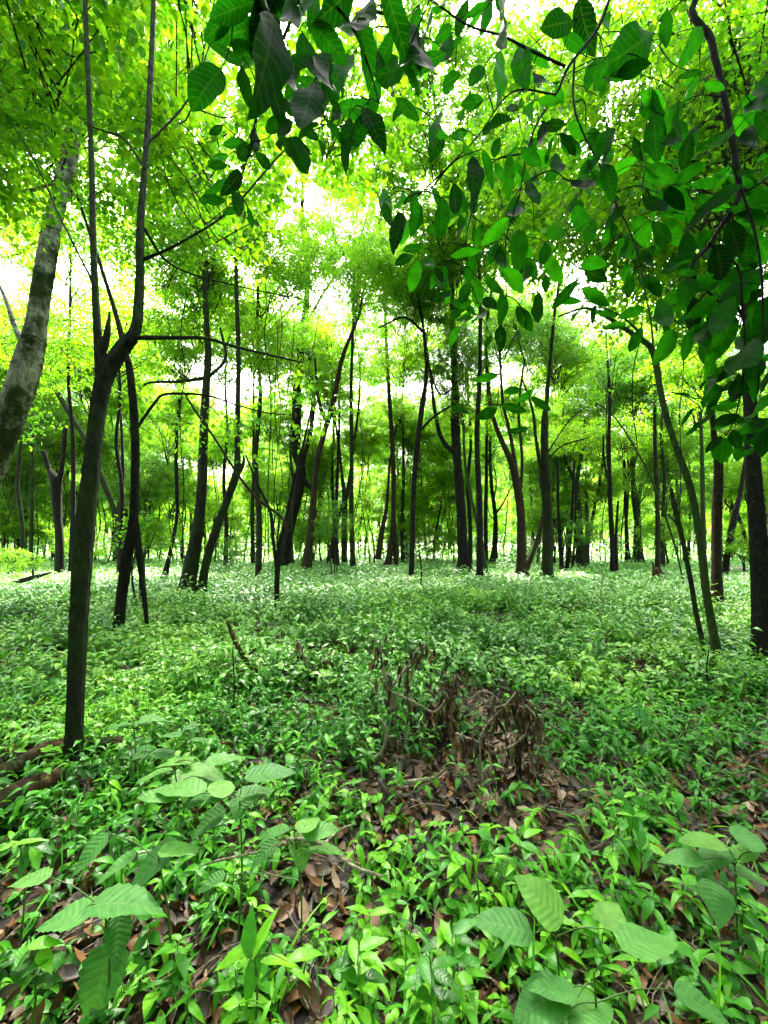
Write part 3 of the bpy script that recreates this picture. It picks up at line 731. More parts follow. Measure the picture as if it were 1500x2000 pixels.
# ------------------------------------------------------------------ the wood behind: slim far trees, each its own
LAND.sort()
NUM = ['first', 'second', 'third', 'fourth', 'fifth', 'sixth', 'seventh', 'eighth', 'ninth', 'tenth', 'eleventh', 'twelfth', 'thirteenth', 'fourteenth', 'fifteenth', 'sixteenth', 'seventeenth', 'eighteenth', 'nineteenth', 'twentieth', 'twenty-first', 'twenty-second', 'twenty-third', 'twenty-fourth', 'twenty-fifth', 'twenty-sixth', 'twenty-seventh', 'twenty-eighth', 'twenty-ninth', 'thirtieth', 'thirty-first', 'thirty-second', 'thirty-third', 'thirty-fourth', 'thirty-fifth', 'thirty-sixth']
random.seed(77)
spots = []
for i in range(275):
    for _ in range(40):
        py = 1060 + 14 + 34 * random.random() ** 0.8
        Y = ground_Y(py)
        px = random.uniform(-40, 1540)
        if all(abs(px - s[0]) > 7 for s in spots) and all(abs(px - l[0]) > 9 for l in LAND): break
    spots.append((px, py, Y, random.random()))
spots.sort()
cnt = {}
for (px, py, Y, t) in spots:
    k = [l for l in LAND if l[0] <= px]
    lm = k[-1][1] if k else 'the left edge'
    key = lm; cnt[key] = cnt.get(key, 0) + 1
    thick = t > 0.78
    w = (0.26 + .22 * random.random() if thick else 0.07 + 0.10 * random.random()) * F / Y
    bark = random.choice(['bark_dark', 'bark_dark', 'bark_dark', 'bark_moss', 'bark_green' if random.random() < .5 else 'bark_moss'])
    look = ('thick ' if thick else 'slim ') + {'bark_dark': 'dark', 'bark_moss': 'mossy', 'bark_green': 'pale green', 'bark_red': 'brown'}[bark]
    H = random.uniform(9, 15) if thick else random.uniform(5, 11)
    topy = py - H * F / Y
    n = 6; path = []; dx = 0; lean = random.uniform(-10, 10)
    for j in range(n + 1):
        f = j / n
        path.append((px + dx + lean * f * 2, py + (topy - py) * f, w * (1 - 0.72 * f)))
        dx += random.uniform(-1, 1) * 0.28 * F / Y
    paths = [path]
    for b in range(2 if thick else 1):
        j = random.randint(2, 4); s = path[j]; q = random.choice([-1, 1])
        paths.append([(s[0], s[1], s[2] * .6), (s[0] + q * .5 * F / Y, s[1] - .7 * F / Y, s[2] * .4), (s[0] + q * random.uniform(.6, 1.3) * F / Y, s[1] - 2.2 * F / Y, s[2] * .2)])
    tx, ty = path[-1][0], path[-1][1]
    cr = []
    if thick:
        cr = [(random.choice(['tall0', 'tall1', 'tall2', 'dense0']), random.uniform(.9, 1.25), tx, ty, 0)]
        if random.random() < .4: s = path[3]; cr.append((random.choice(['low0', 'low2', 'low1']), random.uniform(.8, 1.2), s[0] + random.uniform(-1, 1) * F / Y, s[1], 0))
    else:
        cr = [(random.choice(['low0', 'low1', 'low2', 'dense1']), random.uniform(.8, 1.2), tx, ty, 0)]
        if random.random() < .5:
            s = path[random.choice([2, 3])]; cr.append((random.choice(['wisp0', 'low2', 'low1']), random.uniform(.8, 1.2), s[0], s[1], 0))
    tree('far_tree', f'{NUM[min(cnt[key], 36) - 1]} far trunk rightward from {lm}, {look}', paths, bark, cr, Y=Y, seg=8, flare=.3, group='far trees of the wood')

# taller canopy trees standing further apart, their crowns close the roof of the wood
random.seed(9)
roof = [(-9.5, 9, 13), (-4.9, 16, 12), (3.5, 15, 13), (10.5, 11, 12), (-13, 17, 14), (12, 18, 13), (-1.5, 20, 15), (6, 24, 15), (-8, 25, 15), (16, 27, 14), (-18, 28, 15), (1, 31, 16), (10.5, 8, 11), (-7.6, 6.2, 9.5), (7.4, 6, 9), (-19, 22, 13), (-13.5, 21, 12), (-8.5, 22, 12.5), (-5.6, 25, 12), (-2.6, 23, 11.5), (1.2, 26, 13), (4.6, 22, 11.5), (9.2, 23, 12), (15, 22, 12.5), (-11, 17, 9.5), (-16, 18, 10), (-3.6, 29, 16)]
roof.sort(key=lambda t: t[0] / t[1]); rc = {}
for i, (X, Y, H) in enumerate(roof):
    px = 750 + X / Y * F; py = 1060 + CAM_H / Y * F
    w = 0.30 * F / Y
    k = [l for l in LAND if l[0] <= px]; lm = k[-1][1] if k else 'the left edge'
    if px < 0 or px > 1500:
        side = 'left' if px < 0 else 'right'; rc[side] = rc.get(side, 0) + 1
        lab = f'{NUM[rc[side] - 1]} tall canopy tree outside the {side} edge, its crown reaching in'
    else:
        rc[lm] = rc.get(lm, 0) + 1
        lab = ('' if rc[lm] == 1 else NUM[rc[lm] - 1] + ' ') + f'tall straight canopy tree rising beyond, rightward from {lm}'
    path = [(px + random.uniform(-.12, .12) * F / Y * (j > 0), py - H * F / Y * j / 5, w * (1 - .13 * j)) for j in range(6)]
    sparse = Y > 16.5 and H < 13.5
    cr = [('low%d' % (i % 3), 1.35, path[-1][0], path[-1][1], 0)] if sparse else [('tall%d' % (i % 3), 1.1, path[-1][0], path[-1][1], 0)]
    if i % 4 and not sparse: cr.append(('tall%d' % ((i + 1) % 3), .9, path[-1][0] + random.choice([-1, 1]) * 2.4 * F / Y, path[-1][1] + 1.5 * F / Y, random.uniform(-2, 2)))
    tree('canopy_tree', lab, [path], random.choice(['bark_dark', 'bark_moss']), cr, Y=Y, seg=10, group='tall canopy trees')

# unseen wood added behind and beside the viewer to shut out the low light
mb = MB()
for i in range(46):
    a0 = R(150 + 240 * i / 45 + random.uniform(-4, 4)); D = random.uniform(6, 15)
    X, Y = D * math.cos(a0), D * math.sin(a0) + 1; H = random.uniform(8, 14); W_ = random.uniform(2.4, 3.6)
    tube(mb, [(X, Y, -.1), (X + random.uniform(-.4, .4), Y, H * .5), (X, Y, H * .9)], [.18, .13, .05], 8, 4, .1, 1)
    n = 2600
    a = rng.random(n) * 6.28; c_ = rng.random(n) * 2 - 1; r_ = (0.3 + 0.7 * rng.random(n)) ** .5; sq = np.sqrt(1 - c_ ** 2)
    P_ = np.stack([X + W_ * r_ * np.cos(a) * sq, Y + W_ * r_ * np.sin(a) * sq, H * .56 + H * .46 * r_ * c_], -1) + rng.standard_normal((n, 3)) * .35
    P_ = P_[(P_[:, 2] > .2) & ~((P_[:, 1] > 0) & (np.abs(P_[:, 0]) < 1.15 * P_[:, 1] + 1)) & (np.hypot(P_[:, 0], P_[:, 1]) > 3)]; n = len(P_)
    up = rng.standard_normal((n, 3)) * .6; up[:, 2] += 1
    leaves(mb, P_, rng.standard_normal((n, 3)) - np.array([0, 0, .3]), up, .14 + .14 * rng.random(n), .32, .2, .2, np.clip(.4 + .2 * rng.standard_normal() + .15 * rng.standard_normal(n), 0, 1), 'ellip', 0)
tag(mb.build('shade_wood_behind', [M['crown_dark'], M['bark_dark']]), 'unseen leafy wood added behind the viewpoint to block low light', 'wood', kind='stuff')

# the sunlit edge of the next wood, beyond the meadow
mb = MB()
for i in range(150):
    X = -115 + 230 * (i + random.random()) / 150; Y = 62 + 26 * random.random() + abs(X) * .12; H = random.uniform(12, 27); W_ = random.uniform(3.5, 6)
    tube(mb, [(X, Y, -.1), (X + random.uniform(-.5, .5), Y, H * .5), (X, Y, H * .85)], [.25, .18, .08], 6, 3, .1, 1)
    n = 1000
    a = rng.random(n) * 6.28; c_ = rng.random(n) * 2 - 1; r_ = (0.35 + 0.65 * rng.random(n)) ** .5; sq = np.sqrt(1 - c_ ** 2)
    P_ = np.stack([X + W_ * r_ * np.cos(a) * sq, Y + W_ * r_ * np.sin(a) * sq, H * .58 + H * .46 * r_ * c_], -1) + rng.standard_normal((n, 3)) * .4
    P_ = P_[P_[:, 2] > .2]; n = len(P_)
    up = rng.standard_normal((n, 3)) * .6; up[:, 2] += 1
    leaves(mb, P_, rng.standard_normal((n, 3)) - np.array([0, 0, .3]), up, .35 + .35 * rng.random(n), .32, .2, .2, np.clip(.6 + .2 * rng.standard_normal() + .15 * rng.standard_normal(n), 0, 1), 'ellip', 0)
tag(mb.build('far_wood', [M['crown'], M['bark_dark']]), 'bright leafy edge of the next wood beyond the trunks', 'wood', kind='stuff')

# ------------------------------------------------------------------ the tree whose boughs hang over the camera
def overhang():
    root = empty('overhanging_tree', (2.6, 0.55, 0))
    tag(root, 'tree whose boughs hang across the top right of the view, shade painted into its leaves', 'tree')
    o = np.array(root.location)
    m = MB()
    tube(m, [np.array(p) - o for p in [(2.6, .55, -.1), (2.55, .6, 1.2), (2.62, .62, 2.4), (2.4, .7, 3.4), (2.2, .75, 4.4)]], [.11, .085, .075, .06, .045], 14, 6, .1, 0, flare=.4)
    m.build('trunk', M['bark_moss'], root)
    def bough(path, Ys, extra=None):
        pts = [] if extra is None else [np.array(e[:3]) for e in extra]
        rad = [] if extra is None else [e[3] for e in extra]
        for q in path:
            Y = q[3] if len(q) > 3 else Ys
            pts.append(np.array(pix(q[0], q[1], Y))); rad.append(q[2] * Y / F / 2)
        c = tube(WB[cur[0]], [p - o for p in pts], rad, 8, 6, .08)
        return c + o
    B = {}; WB = {'R': MB(), 'C': MB(), 'L': MB()}; cur = ['R']
    B['R'] = [bough([(1385, -30, 15), (1390, 80, 14), (1408, 160, 13), (1425, 250, 13), (1440, 340, 12), (1440, 390, 10), (1402, 450, 9), (1384, 480, 8), (1350, 525, 6), (1385, 572, 5), (1430, 612, 3)], 1.35, [(2.45, .68, 3.3, .03), (1.9, 1.1, 3.75, .022)]),
              bough([(1440, 365, 7), (1465, 370, 5), (1520, 330, 4)], 1.35), bough([(1384, 475, 5), (1440, 520, 4), (1450, 600, 4), (1455, 700, 3), (1440, 800, 3), (1420, 850, 2)], 1.3),
              bough([(1350, 525, 4), (1356, 600, 3)], 1.35), bough([(1445, 360, 6), (1480, 480, 5), (1490, 620, 4), (1480, 760, 3)], 1.25)]
    cur[0] = 'C'
    B['C'] = [bough([(1215, -60, 9), (1190, 0, 8), (1165, 60, 7), (1112, 128, 6), (1088, 180, 5), (1052, 235, 4), (1032, 290, 3.5), (1010, 400, 3), (988, 470, 2.5), (990, 600, 2)], 1.25, [(2.2, .75, 4.2, .025), (1.5, 1.0, 3.9, .018)]),
              bough([(1104, 130, 6), (1040, 100, 6), (980, 70, 5), (920, 52, 5), (870, 20, 4), (800, -30, 3)], 1.25),
              bough([(1122, 112, 5), (1120, 200, 4), (1140, 262, 4), (1180, 340, 3.5), (1200, 392, 3), (1230, 450, 2.5), (1252, 520, 2)], 1.25),
              bough([(1086, 185, 4), (1000, 180, 3.5), (930, 270, 3), (850, 350, 2.5), (800, 400, 2)], 1.25), bough([(1020, 300, 4), (960, 320, 3), (920, 420, 2.5), (900, 540, 2)], 1.2)]
    cur[0] = 'L'
    B['L'] = [bough([(620, -80, 10), (590, -20, 8), (560, 60, 7), (520, 140, 5), (500, 230, 4), (480, 320, 3), (455, 380, 2)], 0.95, [(2.15, .75, 4.4, .025), (.9, .8, 3.7, .02)]),
              bough([(600, -40, 7), (680, 40, 6), (720, 130, 5), (740, 200, 3)], .95), bough([(720, 20, 6), (790, 40, 5), (820, 90, 4)], .95)]
    listed = {
     'L': [(401, 166, 88, 225, .34), (477, 166, 115, 275, .2), (529, 121, 185, 268, .17), (569, 52, 140, 272, .17), (500, 60, 120, 262, .25), (600, 30, 130, 285, .2), (628, 166, 125, 250, .25), (600, 120, 120, 280, .22),
           (680, 287, 120, 268, .15), (732, 250, 92, 300, .2), (773, 35, 165, 290, .2), (815, 121, 150, 275, .2), (839, 42, 130, 262, .2), (461, 62, 105, 190, .26), (562, 270, 92, 300, .2), (583, 298, 66, 295, .25),
           (520, 318, 58, 320, .24), (423, 322, 44, 178, .25), (413, 392, 54, 185, .25), (466, 402, 70, 290, .22), (458, 355, 46, 240, .25), (434, 362, 46, 200, .25), (489, 425, 44, 285, .25), (470, 300, 55, 215, .28), (560, 170, 150, 265, .18),
           (640, 80, 120, 310, .24), (700, 60, 130, 250, .22), (545, 210, 120, 285, .2), (450, 20, 100, 200, .26), (660, 10, 120, 230, .26), (720, 90, 120, 290, .24), (650, 190, 90, 300, .24), (600, 210, 110, 255, .22), (520, 20, 120, 240, .26), (790, 150, 120, 260, .22), (745, 150, 110, 280, .22)],
     'C': [(1062, 268, 64, 275, .22), (1110, 282, 58, 315, .3), (1087, 327, 56, 265, .24), (1135, 374, 58, 320, .32), (1132, 428, 58, 290, .32), (1037, 307, 54, 320, .28), (970, 288, 40, 250, .34), (891, 394, 74, 280, .26),
           (925, 352, 92, 272, .16), (953, 332, 86, 285, .17), (993, 341, 82, 265, .17), (863, 428, 78, 265, .23), (776, 453, 78, 255, .2), (807, 422, 96, 265, .18), (822, 420, 70, 290, .22), (807, 486, 42, 185, .3), (785, 507, 48, 195, .26), (809, 540, 62, 255, .26),
           (860, 548, 64, 250, .24), (911, 492, 68, 182, .18), (838, 520, 54, 260, .26), (936, 458, 44, 255, .22), (967, 453, 78, 225, .24), (1014, 422, 84, 280, .28), (1014, 486, 74, 270, .24), (1084, 455, 40, 200, .4), (1062, 495, 46, 260, .34),
           (1104, 576, 76, 230, .22), (1165, 537, 48, 340, .36), (1163, 580, 62, 325, .24), (975, 514, 64, 265, .26), (1006, 548, 66, 310, .28), (933, 573, 64, 275, .26), (964, 562, 60, 300, .26), (905, 576, 54, 240, .3), (900, 592, 48, 190, .26), (983, 604, 64, 280, .24),
           (972, 156, 112, 262, .18), (880, 156, 44, 210, .4), (922, 200, 46, 190, .34), (930, 148, 46, 230, .32), (1248, 332, 92, 272, .24), (1280, 267, 98, 275, .24), (1321, 244, 84, 265, .28), (1330, 190, 96, 220, .24), (1289, 341, 62, 330, .3), (1327, 400, 88, 310, .28),
           (1256, 449, 62, 305, .3), (1292, 455, 60, 310, .24), (1312, 455, 64, 290, .3), (1290, 417, 68, 182, .11), (1259, 514, 54, 265, .34), (1204, 493, 64, 240, .28), (1200, 420, 60, 220, .28), (950, 738, 50, 195, .22), (948, 808, 48, 200, .26), (1003, 798, 54, 345, .22),
           (978, 660, 50, 275, .25), (1010, 660, 30, 260, .25), (940, 630, 60, 265, .22), (850, 250, 70, 250, .25), (900, 290, 70, 265, .24), (1180, 280, 70, 240, .25), (1040, 380, 60, 290, .25), (1060, 170, 70, 300, .25), (1170, 150, 80, 240, .25), (1230, 140, 90, 200, .25),
           (1240, 90, 90, 215, .25), (1090, 45, 60, 185, .36), (1140, 50, 110, 280, .26), (900, 40, 90, 250, .25), (985, 40, 110, 270, .2), (1020, 130, 80, 280, .22), (870, 100, 90, 260, .22), (1300, 60, 90, 265, .25), (1350, 90, 90, 240, .2), (1150, 330, 60, 250, .26), (1190, 350, 66, 290, .24), (1150, 460, 60, 250, .28), (1030, 230, 70, 250, .24),
           (1230, 560, 50, 280, .3), (1130, 610, 44, 230, .3)],
     'R': [(1359, 473, 80, 215, .2), (1324, 517, 56, 190, .26), (1409, 517, 82, 285, .34), (1295, 625, 86, 275, .22), (1383, 358, 108, 188, .10), (1397, 385, 116, 205, .16), (1470, 338, 80, 10, .2), (1485, 200, 115, 260, .26), (1371, 602, 76, 215, .26), (1362, 650, 64, 250, .28),
           (1383, 643, 84, 235, .26), (1409, 625, 112, 240, .18), (1453, 560, 108, 225, .24), (1465, 610, 108, 240, .26), (1299, 677, 74, 245, .28), (1341, 677, 66, 262, .22), (1386, 680, 66, 255, .28), (1414, 658, 94, 245, .26), (1440, 762, 62, 262, .3),
           (1367, 826, 82, 215, .12), (1372, 791, 44, 220, .2), (1416, 794, 56, 190, .24), (1414, 822, 60, 200, .26), (1411, 880, 52, 265, .42), (1437, 859, 42, 290, .34), (1393, 868, 50, 225, .16), (1472, 721, 56, 265, .4), (1418, 721, 88, 225, .2), (1465, 833, 108, 185, .2),
           (1477, 798, 116, 200, .28), (1480, 660, 110, 230, .28), (1485, 740, 110, 215, .3), (1450, 700, 90, 240, .26), (1490, 570, 100, 235, .28), (1490, 480, 100, 220, .28), (1440, 470, 80, 300, .3), (1480, 400, 100, 20, .22), (1460, 430, 90, 330, .24), (1370, 560, 70, 200, .28),
           (1340, 300, 80, 260, .24), (1400, 300, 70, 235, .26), (1470, 280, 90, 250, .26), (1500, 320, 90, 230, .26), (1340, 570, 60, 260, .3), (1310, 590, 60, 240, .3), (1400, 740, 80, 220, .22), (1490, 850, 90, 200, .24), (1470, 880, 60, 240, .28), (1420, 560, 80, 250, .3), (1350, 340, 70, 210, .2), (1460, 520, 90, 250, .28), (1500, 620, 110, 240, .3)]}
    dep = {'L': 0.95, 'C': 1.25, 'R': 1.33}
    for key in ('L', 'C', 'R'):
        lst = list(listed[key])
        src = [l for l in lst]
        extra = {'L': 50, 'C': 150, 'R': 95}[key]
        for _ in range(extra):
            b = random.choice(src)
            lst.append((b[0] + random.gauss(0, 40), b[1] + random.gauss(-8, 32), min(b[2], 110 if key == 'L' else 74) * random.uniform(.6, 1.0), b[3] + random.gauss(0, 35), b[4] * random.uniform(.8, 1.1)))
        bp = np.concatenate(B[key])
        wood = WB[key]; fol = MB()
        net = [p for p in bp]
        items = []
        for n_, (cx, cy, L, an, hw) in enumerate(lst):
            Y = dep[key] + random.gauss(0, 0.09) + (0.12 if n_ >= len(src) else 0)
            Lm = L * Y / F
            a = R(an); d2 = np.array([math.cos(a), math.sin(a)])
            bx, by = cx - d2[0] * L / 2, cy + d2[1] * L / 2
            base = np.array(pix(bx, by, Y)); tip = np.array(pix(cx + d2[0] * L / 2, cy - d2[1] * L / 2, Y + random.gauss(0, .25) * Lm))
            items.append((base, tip, hw * .78, random.random()))
        items.sort(key=lambda t: np.min(np.linalg.norm(bp - t[0], axis=1)))
        bases = []; dirs = []; ups = []; Ls = []; Ws = []; Ts = []
        for (base, tip, hw, tt) in items:
            arr = np.array(net[::1]); dd = np.linalg.norm(arr - base, axis=1) + np.where(arr[:, 2] < base[2] - 0.02, 0.08, 0)
            j = int(np.argmin(dd)); s = arr[j]; D = np.linalg.norm(base - s)
            mid = (s + base) / 2 + np.array([0, random.gauss(0, .1) * D, 0.12 * D])
            r0 = 0.0016 if D < .12 else 0.0022
            cc = tube(wood, [s - o, mid - o, base - o], [r0, r0 * .8, r0 * .6], 5, 5, 0)
            for q in cc[2::2]: net.append(q + o)
            view = nrm(base - np.array([0, 0, CAM_H]))
            up = -view * random.choice([-1, -1, 1]) + np.array([random.gauss(0, .45), random.gauss(0, .3), 0.5 + random.gauss(0, .4)])
            bases.append(base - o); dirs.append(tip - base); ups.append(up); Ls.append(np.linalg.norm(tip - base)); Ws.append(hw); Ts.append(tt ** .8)
        leaves(fol, np.array(bases), np.array(dirs), np.array(ups), np.array(Ls), np.array(Ws), rng.normal(.16, .2, len(bases)), rng.random(len(bases)) * .6, np.clip(np.array(Ts) * {'L': .38, 'C': .76, 'R': .66}[key], 0, 1), 'ellip', 11, ripple=.022)  # tint lowered cluster by cluster to paint in their shade
        wood.build('branch', M['bark_dark'], root)
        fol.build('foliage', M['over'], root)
overhang()

# ------------------------------------------------------------------ broad leaved plants close to the camera
def broad_plant(name, label, stem_px, Y, lvs, mat='broad', kind='ovate', serr=0.03, height_px=None, fold=.12, group=None):
    """stem_px: (x, y) where the stem stands, then where it tops out; leaves: (px, py, metres, azimuth, pitch, half width)"""
    (bx, by), (tx, ty) = stem_px
    b = pix(bx, by, Y); b.z = float(gz(b.x, b.y)) - .01
    root = empty(name, b); tag(root, label, 'plant', group)
    t = np.array(pix(tx, ty, Y)) - np.array(b)
    m = MB(); c = tube(m, [(0, 0, 0), t * .5 + np.array([.01, .01, 0]), t], [.004, .0035, .0025], 6, 5)
    m.build('stem', M['stem'], root)
    for (px, py, L, az, pitch, hw) in lvs:
        cen = np.array(pix(px, py, Y)) - np.array(b)
        a, p = R(az), R(pitch)
        d = np.array([math.cos(a) * math.cos(p), math.sin(a) * math.cos(p), math.sin(p)])
        base = cen - d * L * .5
        m = MB()
        j = int(np.argmin(np.linalg.norm(c - base, axis=1) + np.where(c[:, 2] > base[2] + .02, .05, 0)))
        s = c[j]
        tube(m, [s, (s + base) / 2 + np.array([0, 0, .015]), base], [.0022, .0018, .0015], 5, 4, mat=1)
        leaves(m, base, d, np.array([random.gauss(0, .12), random.gauss(0, .12), 1]), L, hw, .12 + .15 * random.random(), fold, random.random(), kind, 15, serr, ripple=.01)
        m.build('leaf', [M[mat], M['stem']], root)
    return root

broad_plant('broad_leaf_plant', 'tall broad leaved plant on a bare stem, leaves spread flat in the lower left middle', ((465, 1790), (468, 1560)), 1.63,
    [(530, 1505, .20, 15, 8, .30), (400, 1556, .19, 195, 0, .32), (470, 1572, .12, 270, -15, .38), (350, 1535, .22, 170, 5, .26), (405, 1605, .14, 210, -20, .34), (500, 1545, .15, 30, 5, .34), (310, 1550, .17, 185, 8, .3), (430, 1530, .16, 120, 10, .3)])
broad_plant('toothed_leaf_plant', 'low plant with huge pale toothed leaves at the bottom left', ((205, 1965), (205, 1780)), 1.36,
    [(250, 1752, .24, 10, 6, .36), (125, 1788, .17, 190, 2, .36), (193, 1925, .19, 265, -55, .36), (55, 1716, .13, 185, 0, .3), (230, 1835, .13, 300, -35, .3)], serr=.07)
broad_plant('toothed_leaf_plant', 'toothed leaf plant tilted behind the huge pale toothed leaves', ((340, 1790), (310, 1680)), 1.5,
    [(292, 1688, .20, 215, -22, .3), (222, 1692, .14, 205, -15, .3), (172, 1668, .14, 235, -30, .28), (352, 1655, .14, 20, 0, .3)], serr=.05)
broad_plant('broad_leaf_plant', 'plant with grey green leaves on arching stalks in the bottom middle', ((590, 1790), (575, 1625)), 1.6,
    [(588, 1662, .13, 290, -35, .34), (630, 1618, .15, 15, 5, .26), (640, 1655, .14, 0, 0, .26), (605, 1605, .12, 60, 5, .34), (530, 1625, .13, 185, -5, .3), (410, 1722, .11, 200, -10, .3), (515, 1665, .12, 225, -15, .3)])
broad_plant('veined_leaf_plant', 'plant with two large ribbed oval leaves at the bottom centre right', ((1090, 1960), (1085, 1830)), 1.38,
    [(1052, 1750, .17, 150, 35, .38), (978, 1802, .20, 172, 12, .30), (1195, 1782, .11, 40, 20, .42)])
broad_plant('broad_leaf_plant', 'dark broad leaved plant with an insect bitten leaf at the bottom edge', ((1160, 1990), (1160, 1900)), 1.25,
    [(1150, 1960, .19, 20, 0, .36), (1050, 1955, .18, 190, -8, .36), (1075, 1925, .14, 160, 5, .3), (1270, 1830, .20, 15, 6, .32), (1378, 1965, .15, 330, -5, .4)])
broad_plant('broad_leaf_plant', 'broad leaved plant with a ring of pale leaves at the lower right edge', ((1440, 1890), (1435, 1690)), 1.5,
    [(1370, 1640, .16, 175, 10, .3), (1455, 1628, .17, 60, 5, .28), (1455, 1665, .12, 10, 20, .42), (1385, 1675, .19, 200, -5, .26), (1470, 1705, .16, 350, -5, .26), (1325, 1671, .15, 165, 0, .24), (1400, 1760, .16, 240, -10, .34)])
broad_plant('broad_leaf_plant', 'small plant holding one pale leaf above the log on the left', ((370, 1520), (370, 1425)), 2.65, [(370, 1418, .09, 180, 5, .42), (330, 1435, .16, 180, 5, .3), (400, 1445, .18, 0, 0, .28)])
broad_plant('broad_leaf_plant', 'flat topped plant beside the nearest trunk with wide shaded leaves', ((262, 1530), (260, 1410)), 2.6, [(262, 1411, .2, 190, 8, .26), (300, 1400, .16, 10, 5, .28), (225, 1418, .15, 175, 0, .3), (262, 1470, .2, 185, 0, .3), (330, 1472, .22, 0, -3, .26)])
broad_plant('broad_leaf_plant', 'broad leaved plant between the tall bare stemmed plant and the nearest trunk', ((345, 1600), (340, 1490)), 2.2, [(340, 1485, .2, 180, 6, .28), (400, 1500, .22, 5, 3, .26), (300, 1510, .18, 200, 0, .3), (360, 1530, .2, 300, -5, .28), (440, 1480, .2, 20, 5, .26), (420, 1525, .18, 340, -5, .28)])
broad_plant('broad_leaf_plant', 'lone pointed pale leaf standing above the seedlings on the right', ((1258, 1470), (1248, 1385)), 3.1, [(1257, 1401, .17, 300, -30, .28)])
broad_plant('spear_leaf_plant', 'upright tuft of glossy spear shaped leaves in the bottom middle', ((495, 1960), (495, 1850)), 1.33,
    [(488, 1815, .13, 100, 65, .17), (515, 1820, .13, 60, 45, .17), (455, 1868, .13, 200, -10, .17), (490, 1915, .14, 255, -50, .17), (550, 1873, .13, 10, 0, .17), (600, 1860, .12, 20, 5, .17)], 'herb', 'lance', fold=.3)
broad_plant('spear_leaf_plant', 'spear leaved shoot standing over the brown litter on the right', ((1245, 1700), (1235, 1640)), 1.85,
    [(1232, 1590, .15, 100, 70, .17), (1250, 1625, .12, 60, 50, .18), (1215, 1650, .14, 190, 0, .19), (1290, 1665, .18, 335, -15, .15), (1240, 1672, .14, 265, -45, .18)], 'herb', 'lance', fold=.3)
broad_plant('spear_leaf_plant', 'spear leaved plant with fanned fingers at the left edge', ((45, 1740), (40, 1655)), 1.65,
    [(80, 1650, .13, 0, -8, .15), (70, 1672, .13, 320, -25, .14), (45, 1685, .13, 280, -45, .14), (20, 1680, .12, 230, -40, .14), (5, 1655, .12, 190, -10, .15), (60, 1640, .12, 30, 5, .14)], 'herb', 'lance', fold=.25)
for (bx, Y, lab) in ((60, 1.3, 'bushy small leaved herb in the bottom left corner'), (700, 1.3, 'leafy herb at the bottom edge right of the spear leaves'), (880, 1.35, 'leafy herb with drooping tips near the bottom centre right'), (1010, 1.7, 'light green herb left of the ribbed oval leaves'), (840, 1.25, 'glossy herb at the bottom edge centre')):
    lv = []
    py0 = 1060 + CAM_H / Y * F
    for k in range(9):
        a = k * 137.5; lv.append((bx + 34 * math.cos(R(a)), py0 - 75 - 9 * k * .9 - 10 * math.sin(R(a)), .10, a, 18 - 22 * random.random(), .19))
    broad_plant('leafy_herb', lab, ((bx, py0), (bx, py0 - 150)), Y, lv, 'herb', 'lance', fold=.3)

# ------------------------------------------------------------------ wilted shrubs, hanging brown leaves
def wilted(label, bx, by, stems, n, hgt, seed, spread=.18, leaf=.12):
    st = random.Random(seed); Y = ground_Y(by); b = pix(bx, by, Y); b.z = float(gz(b.x, b.y)) - .01
    root = empty('wilted_shrub', b); tag(root, label, 'dead shrub', 'wilted brown shrubs')
    w = MB(); ends = []
    for path in stems:
        pts = [np.array(pix(q[0], q[1], Y + (q[3] if len(q) > 3 else 0))) - np.array(b) for q in path]
        c = tube(w, pts, [q[2] * Y / F / 2 * 1.35 for q in path], 6, 5, .12); ends += list(c[len(c) // 3:])
    w.build('branches', M['dry_wood'], root)
    f = MB(); ends = np.array(ends); pick = [st.randrange(len(ends)) for _ in range(n)]
    base = ends[pick] + np.array([[st.gauss(0, .03), st.gauss(0, .05), st.gauss(0, .02)] for _ in range(n)])
    d = np.array([[st.gauss(0, .22), st.gauss(0, .22), -1] for _ in range(n)])
    up = np.array([[st.gauss(0, 1), -abs(st.gauss(0, 1)), .2] for _ in range(n)])
    leaves(f, base, d, up, leaf * np.array([st.uniform(.3, 1.25) for _ in range(n)]), .085, np.array([st.gauss(0, .25) for _ in range(n)]), 1.3, np.array([st.random() for _ in range(n)]), 'lance', 7, ripple=.05)
    f.build('foliage', M['wilt'], root)

wilted('tallest wilted shrub in the middle, pale bare stem under hanging brown leaves', 762, 1470,
       [[(745, 1480, 7), (768, 1430, 7), (762, 1350, 6), (748, 1310, 5), (742, 1250, 3)], [(762, 1345, 5), (790, 1310, 4), (815, 1270, 3), (832, 1262, 2)], [(765, 1352, 4), (810, 1372, 4), (850, 1390, 3), (880, 1350, 3), (890, 1320, 2)], [(700, 1470, 4), (750, 1490, 6), (790, 1475, 3)], [(690, 1440, 4), (720, 1420, 4), (750, 1440, 3)]], 240, .5, 1)
wilted('wilted shrub right of the tallest one, leaves hung in a dark fringe', 1010, 1530,
       [[(940, 1475, 5), (1000, 1458, 5), (1045, 1410, 4), (1030, 1380, 3)], [(938, 1580, 3), (940, 1440, 4), (985, 1380, 3), (1010, 1350, 2)], [(980, 1458, 5), (1020, 1490, 4), (1060, 1530, 3)], [(890, 1432, 4), (920, 1445, 5), (960, 1457, 4)], [(960, 1385, 3), (1000, 1375, 3), (1040, 1390, 3)]], 230, .5, 2)
wilted('wilted shrub left of the tallest one with a few brown tufts', 600, 1340,
       [[(600, 1345, 5), (597, 1300, 4), (585, 1255, 3)], [(600, 1320, 4), (620, 1300, 3), (640, 1290, 2)], [(590, 1340, 3), (570, 1310, 3), (548, 1300, 2)]], 110, .4, 3, leaf=.13)
